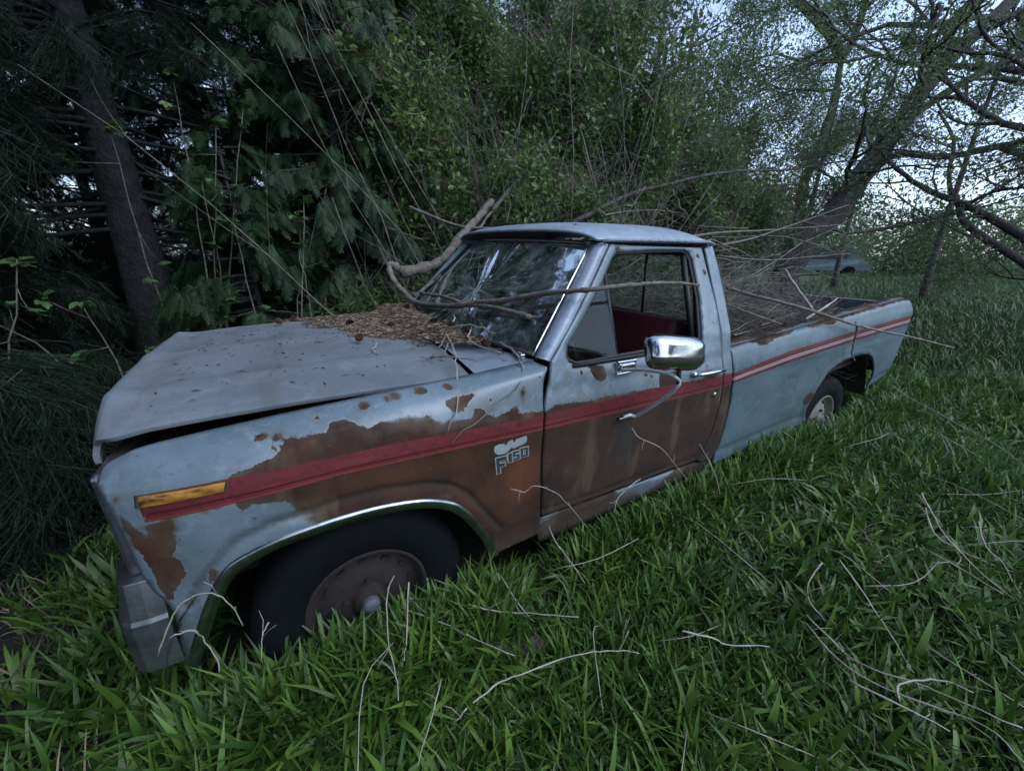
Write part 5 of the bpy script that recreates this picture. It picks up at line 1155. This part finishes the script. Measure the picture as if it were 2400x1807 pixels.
for k in range(170):
    x, y = (rng.uniform(1.0, 7.2), rng.uniform(1.5, 4.0)) if k < 110 else (rng.uniform(.9, 4.8), rng.uniform(1.25, 2.0)); z = float(ground_z(x, y)); L = rng.uniform(1.4, 4.4)
    P = limb_path((x, y, z), (rng.normal(0, .35), rng.normal(0, .3), 1), L, 7, .09, .01); r = rng.uniform(.004, .010); b = B(); b.tube(P, list(np.linspace(r, r * .3, 8)), 5)
    for _ in range(5): i = rng.integers(1, 7); b.tube(limb_path(P[i], rng.normal(0, .6, 3) + (0, 0, .7), rng.uniform(.2, .9), 3, .15), [r * .4, r * .3, r * .2, r * .1], 3, cap=False)
    tag(b.obj('whip', M['twig']), 'bare grey whip standing among the shrubs behind the truck', 'whip', BG)
# brush heap filling and overhanging the bed, and the heap behind the cab: nobody could count the sticks
def heap(name, label, n, x0, x1, y0, y1, z0, z1, Lr, mat, rr, dirv=None, seg=5):
    b = B()
    for _ in range(n):
        x, y = rng.uniform(x0, x1), rng.uniform(y0, y1); z = z0 + (z1 - z0) * rng.uniform() ** 1.3 * (1 - .5 * ((x - x0) / (x1 - x0)))
        a = rng.normal(0, .45) + (math.pi if rng.uniform() < .4 else 0); d = np.array((math.cos(a), math.sin(a) * .9, rng.normal(.08, .22))); L = rng.uniform(*Lr)
        P = limb_path(np.array((x, y, z)) - d * L * .4, d, L, seg, .11, -.01)
        P = [np.array((p[0], p[1], max(p[2], .72 if 1.95 < p[0] < 4.4 and abs(p[1]) < .9 else .12))) for p in P]
        if min(p[0] for p in P) < 1.98 and any(abs(p[1]) < 1.0 and p[2] < 1.72 and p[0] < 1.96 for p in P): continue
        if any(p[1] < -.84 and p[2] < 1.24 for p in P): continue
        r = rng.uniform(*rr); b.tube(P, list(np.linspace(r, r * .35, seg + 1)), 5, cap=False)
        for _ in range(2): i = rng.integers(1, seg); q = limb_path(P[i], d + rng.normal(0, .55, 3), L * rng.uniform(.15, .4), 3, .15); 
        if all(p_[1] > -.84 for p_ in q): b.tube(q, [r * .45, r * .35, r * .25, r * .12], 4, cap=False)
    return tag(b.obj(name, M[mat]), label, 'brush', kind='stuff')
heap('brush_in_bed', 'dead brown branches heaped in the truck bed', 900, 2.05, 4.32, -.76, .92, .78, 1.32, (.3, 1.1), 'twig', (.002, .0065))
heap('brush_over_bed', 'long arching sticks rising from the bed towards the trees', 150, 2.3, 5.0, -.1, 1.8, .9, 1.95, (.7, 1.9), 'twig', (.002, .007))
heap('brush_behind_truck', 'tangle of fallen sticks between the truck and the shrubs', 700, 1.2, 7.6, 1.0, 3.3, .15, 1.9, (.5, 2.0), 'bark', (.003, .012))
heap('brush_behind_tailgate', 'low dry brush and stalks past the tailgate', 420, 4.5, 8.0, .4, 3.0, .1, 1.1, (.3, 1.2), 'twig', (.002, .007))
pos = np.c_[rng.uniform(1.4, 7.4, 520), rng.uniform(1.4, 4.2, 520), rng.uniform(.2, 2.2, 520)]
tag(scatter('thicket_twigs', pos, rnd_rot(len(pos), .9), rng.uniform(.6, 1.5, len(pos)), rng.integers(0, 5, len(pos)), S_TWIG), 'fine grey twigs filling the thicket behind the cab and bed', 'twigs', kind='stuff')
n = 800; pos = np.c_[rng.uniform(2.1, 4.4, n), rng.uniform(-.66, .85, n), rng.uniform(.78, 1.34, n)]; pos[:, 2] -= .10 * (pos[:, 0] - 2.1)
tag(scatter('bed_twigs', pos, rnd_rot(n, .4), rng.uniform(.35, .75, n), rng.integers(0, 5, n), S_TWIG), 'fine dead twigs filling the bed between the larger sticks', 'twigs', kind='stuff')

# ---- branches lying on the truck
def stick(key, r0, r1, mat, label, group='dead branches fallen on the truck', forks=0, knots=True, P_=None):
    C_ = smooth_curve(P_ or BR[key], 5); n = len(C_); b = B(); rr = [r0 + (r1 - r0) * t for t in np.linspace(0, 1, n)]
    b.tube([c + rng.normal(0, min(r0, r1) * .12, 3) for c in C_], [x * (1 + (.12 * math.sin(i * 1.9) + (.25 if knots and i % 9 == 4 else 0))) for i, x in enumerate(rr)], 9)
    for _ in range(forks):
        i = rng.integers(2, n - 2); d = C_[i + 1] - C_[i]; d = d / np.linalg.norm(d) + rng.normal(0, .5, 3) + (0, 0, .2); b.tube(limb_path(C_[i], d, rng.uniform(.05, .22), 4, .25), list(np.linspace(r1 * .6, .0012, 5)), 5)
    return tag(b.obj('dead_branch', M[mat]), label, 'branch', group)
stick('limb_big', .040, .026, 'bark', 'thick brown dead limb rising behind the windscreen')
stick('limb_grey', .013, .010, 'bark', 'long bleached limb slanting up past the left edge of the windscreen', forks=2, P_=BR['limb_grey'][:7])
stick('limb_grey', .020, .008, 'bark', 'upper broken end of the long limb pointing above the roof', P_=BR['limb_grey'][6:], forks=2)
stick('limb_curl', .019, .0062, 'bark', 'curled branch lying across the windscreen and the door window', forks=4)
stick('limb_short', .010, .011, 'bark', 'short snapped branch end resting low on the windscreen')
stick('limb_mid', .009, .009, 'bark', 'small branch lying beside the curled one at the wiper')
stick('limb_knot', .024, .030, 'bark', 'dark broken stub joining the curled branch to the thick limb')
stick('roof_twig', .012, .005, 'bark', 'thin bare branch lying across behind the roof', forks=3)
stick('bed_long', .011, .006, 'twig', 'long dark branch hanging across the side of the bed', forks=2)
stick('bed_hook', .007, .004, 'twig', 'short dark twig dangling over the stripe above the rear wheel')
stick('bed_light', .008, .009, 'drystem', 'pale straight stick poking out of the bed')
stick('bed_light2', .007, .005, 'drystem', 'small pale stick resting on the bed rail')
# thin twigs at the corner of the hood
TW = [[(.64, -.20, 1.24), (.60, -.27, 1.19), (.62, -.33, 1.18), (.56, -.42, 1.165)], [(.40, -.10, 1.175), (.42, -.25, 1.17), (.46, -.40, 1.165), (.47, -.52, 1.18), (.42, -.62, 1.16)], [(.52, -.40, 1.20), (.44, -.52, 1.17), (.36, -.62, 1.150), (.33, -.60, 1.15)],
      [(.62, -.45, 1.21), (.56, -.55, 1.20), (.55, -.66, 1.19), (.60, -.78, 1.17)], [(.50, -.45, 1.19), (.46, -.62, 1.17), (.40, -.80, 1.15), (.33, -.96, 1.06), (.28, -.99, .99)], [(.63, -.72, 1.20), (.64, -.84, 1.17), (.60, -.94, 1.11), (.46, -.985, 1.04), (.30, -1.0, .97)],
      [(.36, -.62, 1.15), (.42, -.72, 1.17), (.50, -.80, 1.16)], [(.22, -.30, 1.16), (.18, -.40, 1.157), (.19, -.47, 1.152)], [(.54, -.30, 1.20), (.60, -.50, 1.24), (.66, -.62, 1.22)]]
for TL_, P_ in zip(['nearest the wiper', 'from the litter towards the middle of the hood edge', 'forked and pale near the hood corner', 'over the seam between hood and cowl', 'hanging down over the fender top', 'reaching down over the rust below the windscreen corner', 'short one by the hood seam', 'tiny one alone on the bare hood', 'arching up beside the windscreen'], TW): C_ = smooth_curve(P_, 4); b = B(); b.tube([c + rng.normal(0, .003, 3) for c in C_], list(np.linspace(.0045, .0018, len(C_))), 5); tag(b.obj('twig', M['drystem'] if rng.uniform() < .6 else M['twig']), 'thin dead twig on the hood, ' + TL_, 'twig', 'twigs over the corner of the hood')
# ---- needles, chips and small sticks drifted over the rear of the hood
def hood_z(x, y):
    if x < .455:
        us = np.linspace(0, 1, 60); best = min(us, key=lambda u: abs(hood_pt(u, y)[0] - x)); return hood_pt(best, y)[2]
    q = abs(y) / .85; return 1.128 + .046 * (1 - q ** 2.4) * max(0, (.7 - x) / .24) + .02 * (y + .8) / 1.6 + .02
zt_ = {}
def hz(x, y):
    k = (round(x, 1), round(y, 1))
    if k not in zt_: zt_[k] = hood_z(*k)
    x0, y0 = math.floor(x * 10) / 10, math.floor(y * 10) / 10; v = []
    for a in (0, 1):
        for b_ in (0, 1):
            kk = (round(x0 + a * .1, 1), round(y0 + b_ * .1, 1))
            if kk not in zt_: zt_[kk] = hood_z(*kk)
            v.append(zt_[kk])
    fx, fy = (x - x0) * 10, (y - y0) * 10
    return (v[0] * (1 - fy) + v[1] * fy) * (1 - fx) + (v[2] * (1 - fy) + v[3] * fy) * fx
def drift(x, y):       # thickness of the litter 0..1
    xe = .18 - .42 * max(0, (y + .10)) ** .8 if y > -.1 else .18 + .75 * (-.1 - y)
    xe += .035 * math.sin(y * 17) + .025 * math.sin(y * 41 + 1) + .02 * math.sin(y * 83)
    return max(0, min(1, (x - xe) / .14)) * (1 if y > -.60 else max(0, 1 - (-.60 - y) / .10))
lm = [simple('litter_brown', (.10, .062, .040), .9, 0, .4, 30), simple('litter_pale', (.27, .215, .155), .85, 0, .3, 30), simple('litter_dark', (.040, .026, .018), .95, 0, .4, 30)]
bs = [B(), B(), B()]; cnt = 0
while cnt < 15000:
    x, y = rng.uniform(-.25, .78), rng.uniform(-.72, .80); t = drift(x, y)
    xw = .715 - .125 * (1 - (abs(y) / .85) ** 2) - .02
    if x > xw or rng.uniform() > t: continue
    cnt += 1; z = hz(x, y) + .004 + rng.uniform() ** 1.5 * (.006 + .028 * t * max(0, (x - .05))); L = rng.uniform(.006, .026) * (1.5 if rng.uniform() < .12 else 1); a = rng.uniform(0, 3.14); w = rng.uniform(.0008, .0022); tz = rng.normal(0, .22)
    d = np.array((math.cos(a), math.sin(a), tz)) * L; s = np.array((-math.sin(a), math.cos(a), 0)) * w; p = np.array((x, y, z)); u = np.array((0, 0, w)); k = rng.choice(3, p=(.5, .27, .23))
    bs[k].add([p - d - s, p - d + s, p - d + u * 1.4, p + d - s, p + d + s, p + d + u * 1.4], [(0, 2, 5, 3), (2, 1, 4, 5), (0, 1, 2), (3, 5, 4)])
for k in range(3): tag(bs[k].obj('litter', lm[k], smooth=False), ['brown needles and bark chips drifted over the rear of the hood', 'pale splinters of twig among the litter on the hood', 'dark rotted crumbs among the litter on the hood'][k], 'litter', kind='stuff')
g_ = 34; V = []
for i in range(g_ + 1):        # the packed layer under the loose needles
    for j in range(g_ + 1):
        x = -.25 + .98 * i / g_; y = -.72 + 1.50 * j / g_; t = drift(x, y); xw = .715 - .125 * (1 - (abs(y) / .85) ** 2) - .03; x = min(x, xw)
        V.append((x, y, hz(x, y) - .035 * (1 - t) ** 2 + .004 + (.018 * max(0, x - .1)) * t + .003 * rng.normal() - (.03 if t < .3 else 0) - .05 * max(0, min(1, (-.30 - y) / .08))))
tag(mk('packed_litter', V, [(i * (g_ + 1) + j, (i + 1) * (g_ + 1) + j, (i + 1) * (g_ + 1) + j + 1, i * (g_ + 1) + j + 1) for i in range(g_) for j in range(g_)], simple('packed_litter', (.075, .050, .034), .95, 0, .5, 60, .9, c2=(.028, .018, .012), bdist=.006, bscale=160)), 'packed layer of rotted needles on the rear of the hood', 'litter', kind='stuff')
sp = B()
for _ in range(190):
    x, y = rng.uniform(-.55, .42), rng.uniform(-.68, .6); z = hz(x, y) + .0025; L = rng.uniform(.003, .022); a = rng.uniform(0, 3.14); w = rng.uniform(.001, .003)
    d = np.array((math.cos(a) * L, math.sin(a) * L, 0)); s = np.array((-math.sin(a) * w, math.cos(a) * w, 0)); p = np.array((x, y, z)); sp.add([p - d, p + s, p + d, p - s + (0, 0, .003)], [(0, 1, 3), (1, 2, 3)])
tag(sp.obj('crumbs', lm[2], smooth=False), 'scattered dark crumbs over the bare front of the hood', 'crumbs', kind='stuff')
# cones, each with scales
cm = simple('cone_brown', (.085, .032, .020), .85, 0, .4, 40)
b = B()
for i in range(9):
    r = .013 * math.sin(math.pi * (i + 1.2) / 10.5)
    for j in range(8):
        a = j * .785 + i * .39; c, s = math.cos(a), math.sin(a); z = i * .0042
        b.add([(0, 0, z), (r * c - .003 * s, r * s + .003 * c, z + .001), (r * 1.25 * c, r * 1.25 * s, z + .005), (r * c + .003 * s, r * s - .003 * c, z + .001)], [(0, 1, 2), (0, 2, 3)])
cone0 = b.obj('pine_cone', cm); CL = ['small brown cone in the litter %s' % s for s in ('at its near left corner', 'beside the wiper', 'just under the windscreen corner', 'by the far edge of the hood', 'in the middle of the drift', 'nearest the front of the hood', 'next to the curled branch', 'second from the wiper', 'on the bare cowl at the right', 'deep in the brown needles', 'under the snapped branch end', 'between the wiper and the trim clip')]
CP = [(.16, -.22), (.50, -.20), (.63, -.50), (-.10, .56), (.20, .20), (-.15, .40), (.52, .34), (.46, -.08), (.60, -.60), (.34, .02), (.58, -.34), (.62, -.42)]
for k, (x, y) in enumerate(CP):
    c = cone0 if k == 0 else cone0.copy()
    if k: COL.objects.link(c)
    c.location = (x, y, hz(x, y) + .022); c.rotation_euler = (rng.uniform(.8, 1.8), rng.uniform(0, 1), rng.uniform(0, 6)); c.scale = (1.25,) * 3; tag(c, CL[k], 'cone', 'cones in the litter on the hood')

# ---- rotten wood in the grass
def log(P_, r, label):
    C_ = smooth_curve(P_, 5); b = B(); b.tube([c + rng.normal(0, r * .10, 3) for c in C_], [r * rng.uniform(.8, 1.1) for _ in C_], 10); tag(b.obj('rotten_log', M['wood']), label, 'log', 'rotten wood in the grass')
log([(.16, -1.16, .19), (.29, -1.19, .20), (.40, -1.23, .20), (.53, -1.27, .18)], .036, 'mossy rotten log lying in the grass in front of the wheel')
log([(-.17, -1.02, .20), (-.14, -1.08, .18), (-.09, -1.16, .14)], .028, 'short dark rotten stick below the front tyre')
log([(.20, -1.26, .16), (.33, -1.30, .16), (.42, -1.33, .15)], .022, 'thin rotten stick lying beside the mossy log')
bk = B()
for _ in range(26): x, y = rng.normal(.62, .13), rng.normal(-1.13, .05); z = float(ground_z(x, y)) + rng.uniform(.02, .08); a = rng.uniform(0, 3.1); bk.box((x, y, z), (rng.uniform(.03, .10), rng.uniform(.008, .02), .006), Matrix.Rotation(a, 3, 'Z') @ Matrix.Rotation(rng.normal(0, .5), 3, 'Y'))
tag(bk.obj('wood_chips', M['straw'], smooth=False), 'pale chips of broken wood on the bare patch by the door gap', 'wood chips', kind='stuff')

# ---- near saplings in front of the dark trees: every leaf is a piece of its own
lmesh = []
for k in range(4):
    b = B()
    for a, l in ((0, 1), (.85, .75), (-.85, .75)): leaf_poly(b, np.zeros(3), np.array((math.cos(a), math.sin(a), .05)), np.array((0, 0, 1.)), .062 * l, .040 * l)
    lmesh.append(mk('leaf', b.V, b.F, M['maple'], smooth=False, link=False))
def sapling(base, tips, label):
    z = float(ground_z(*base)); e = empty('sapling', (*base, z), label, 'sapling', 'leafy saplings in front of the dark conifers')
    for t in tips:
        m_ = (np.array((*base, z)) + np.array(t)) / 2 + rng.normal(0, .10, 3); P = smooth_curve([(*base, z), m_, t], 6)
        B().tube([p + rng.normal(0, .006, 3) for p in P], list(np.linspace(.009, .003, len(P))), 6).obj('stem', M['bark'], e)
        for i in list(range(5, len(P) - 1, 2)) + [len(P) - 1] * 2:
            q = np.array(P[i]) + rng.normal(0, .05, 3) * (0 if i == len(P) - 1 else 1)
            if i < len(P) - 1: q = q + rng.normal(0, .09, 3); B().tube([P[i], (P[i] + q) / 2 + rng.normal(0, .01, 3), q], [.003, .002, .0015], 4).obj('twig', M['bark'], e)
            for _ in range(3 if i < len(P) - 1 else 4):
                o = bpy.data.objects.new('leaf', lmesh[rng.integers(0, 4)]); COL.objects.link(o); o.parent = e; o.matrix_parent_inverse = Matrix.Translation(-e.location)
                o.location = q + rng.normal(0, .012, 3); o.rotation_euler = (rng.normal(0, .35), rng.normal(0, .35), rng.uniform(0, 6.28)); s = rng.uniform(.8, 1.3); o.scale = (s, s, s)
sapling((-.75, 2.0), [(-.95, 1.9, 2.35), (-.55, 2.0, 2.75), (-.35, 1.9, 2.45), (-.15, 2.1, 2.65), (-.5, 1.8, 2.05)], 'leafy sapling with pale forked stems right of the thick grey trunk')
sapling((-.2, 1.7), [(-.35, 1.6, 1.75), (.15, 1.75, 1.95), (.05, 1.6, 1.6), (.35, 1.8, 2.1)], 'smaller leafy sapling just behind the far edge of the hood')
sapling((-1.5, 1.2), [(-1.65, 1.1, 1.35), (-1.35, 1.2, 1.5), (-1.8, 1.0, 1.15), (-1.2, 1.3, 1.25)], 'low leafy sapling in the shade left of the hood')
sapling((-1.9, .5), [(-2.1, .4, .95), (-1.8, .5, 1.15), (-1.65, .4, .85)], 'small leafy sapling at the left edge beside the nose')
# dead bare bushes at far left
for k, (x, y) in enumerate([(-1.35, .75), (-1.75, 0.1), (-2.3, 1.0)]):
    z = float(ground_z(x, y)); e = empty('dead_bush', (x, y, z), 'bare tangle of dead stems %s' % ['nearest the nose of the truck', 'low at the left edge in front of the bumper', 'deeper in the shade at the left edge'][k], 'dead bush', 'bare dead bushes left of the truck')
    for _ in range(9):
        P = limb_path((x, y, z), (rng.normal(0, .6), rng.normal(0, .6), 1), rng.uniform(.6, 1.3), 6, .22, -.02); B().tube(P, list(np.linspace(.008, .002, 7)), 5).obj('stem', M['treebark'], e)
        for _ in range(2): i = rng.integers(2, 6); B().tube(limb_path(P[i], rng.normal(0, 1, 3), .3, 3, .2), [.004, .003, .002, .001], 4).obj('stem', M['treebark'], e)

# ---- far edge of the field: hedge and two parked cars
for k in range(16):
    a = -.75 + k * .095; d = 38 + 4 * math.sin(k * 1.7); x, y = CAMP.x + d * math.cos(a), CAMP.y + d * math.sin(a); h = 1.9 + 1.2 * abs(math.sin(k * 2.3)) + 1.0 + (1.5 if k in (9, 12, 14) else 0)
    e = empty('far_tree', (x, y, 0), 'distant bluish tree in the hedge row closing the field', 'tree', 'trees in the far hedge')
    e['label'] = 'distant bluish tree in the hedge row closing the field'
    B().tube([(x, y, -.3), (x, y, h * .6)], [.14, .06], 6).obj('trunk', M['treebark'], e)
    n = 150; P = rng.normal(0, 1, (n, 3)); P /= np.linalg.norm(P, axis=1)[:, None]; P *= rng.uniform(.3, 1, (n, 1)) ** .4 * np.array((3.0, 3.0, h * .52)); P += (x, y, h * .52)
    tag(scatter('crown', P, rnd_rot(n, 1), rng.uniform(2.6, 5.2, n), rng.integers(0, 4, n), S_WIL, e), kind='stuff')
def car(x, y, rz, paint, label, van=False):
    e = empty('parked_car', (x, y, 0), label, 'car', 'cars parked at the far side of the field'); R_ = Matrix.Rotation(rz, 3, 'Z'); z0 = float(ground_z(x, y))
    h = 1.9 if van else 1.42
    out = [(-2.2, .35), (-2.2, .8), (-2.0, .95), (-1.1, 1.0), (-.6, h), (1.3, h), (1.9, 1.0), (2.2, .92), (2.25, .35)] if not van else [(-2.4, .35), (-2.4, .9), (-1.8, 1.1), (-1.3, h), (2.3, h + .05), (2.4, .35)]
    b = B(); n = len(out); V = [R_ @ Vector((px, s * (.85 if pz < 1.05 else .70), pz)) + Vector((x, y, z0)) for s in (-1, 1) for px, pz in out]
    b.add(V, [tuple(range(n - 1, -1, -1)), tuple(range(n, 2 * n))] + [(i, (i + 1) % n, n + (i + 1) % n, n + i) for i in range(n)]); b.obj('body', paint, e, False, bevel=.04)
    for s in (-1, 1):
        B().add([R_ @ Vector((px, s * py, pz)) + Vector((x, y, z0)) for px, pz, py in (((-.95, 1.05, .86), (-.5, h - .08, .73), (1.2, h - .08, .73), (1.7, 1.05, .86)) if not van else ((-1.2, 1.15, .87), (-1.0, h - .15, .73), (1.9, h - .15, .73), (1.9, 1.15, .87)))], [(0, 1, 2, 3)]).obj('window', M['black'], e, False)
        for wx in (-1.35, 1.35):
            wb = B(); wb.lathe([(0, .0), (.33, .0), (.33, .2), (0, .2)], (0, 0, 0), n=18); wb.V = [tuple(R_ @ (Vector(v) + Vector((wx, s * .80 - .1, .33))) + Vector((x, y, z0))) for v in wb.V]; wb.obj('wheel', M['tyre'], e)
pw = simple('pale_car_paint', (.20, .22, .23), .35); pg = simple('silver_green_car_paint', (.13, .17, .165), .35)
for a, d, rz, p, l_, vn in ((.60, 27, 2.2, pw, 'white car parked beyond the trees past the tailgate', False), (.385, 34, 2.0, pg, 'silver green van parked at the far edge of the field at the right', True)):
    # bearings from the camera position keep them in the gap between the trunks
    car(CAMP.x + d * math.cos(a), CAMP.y + d * math.sin(a), rz, p, l_, vn)
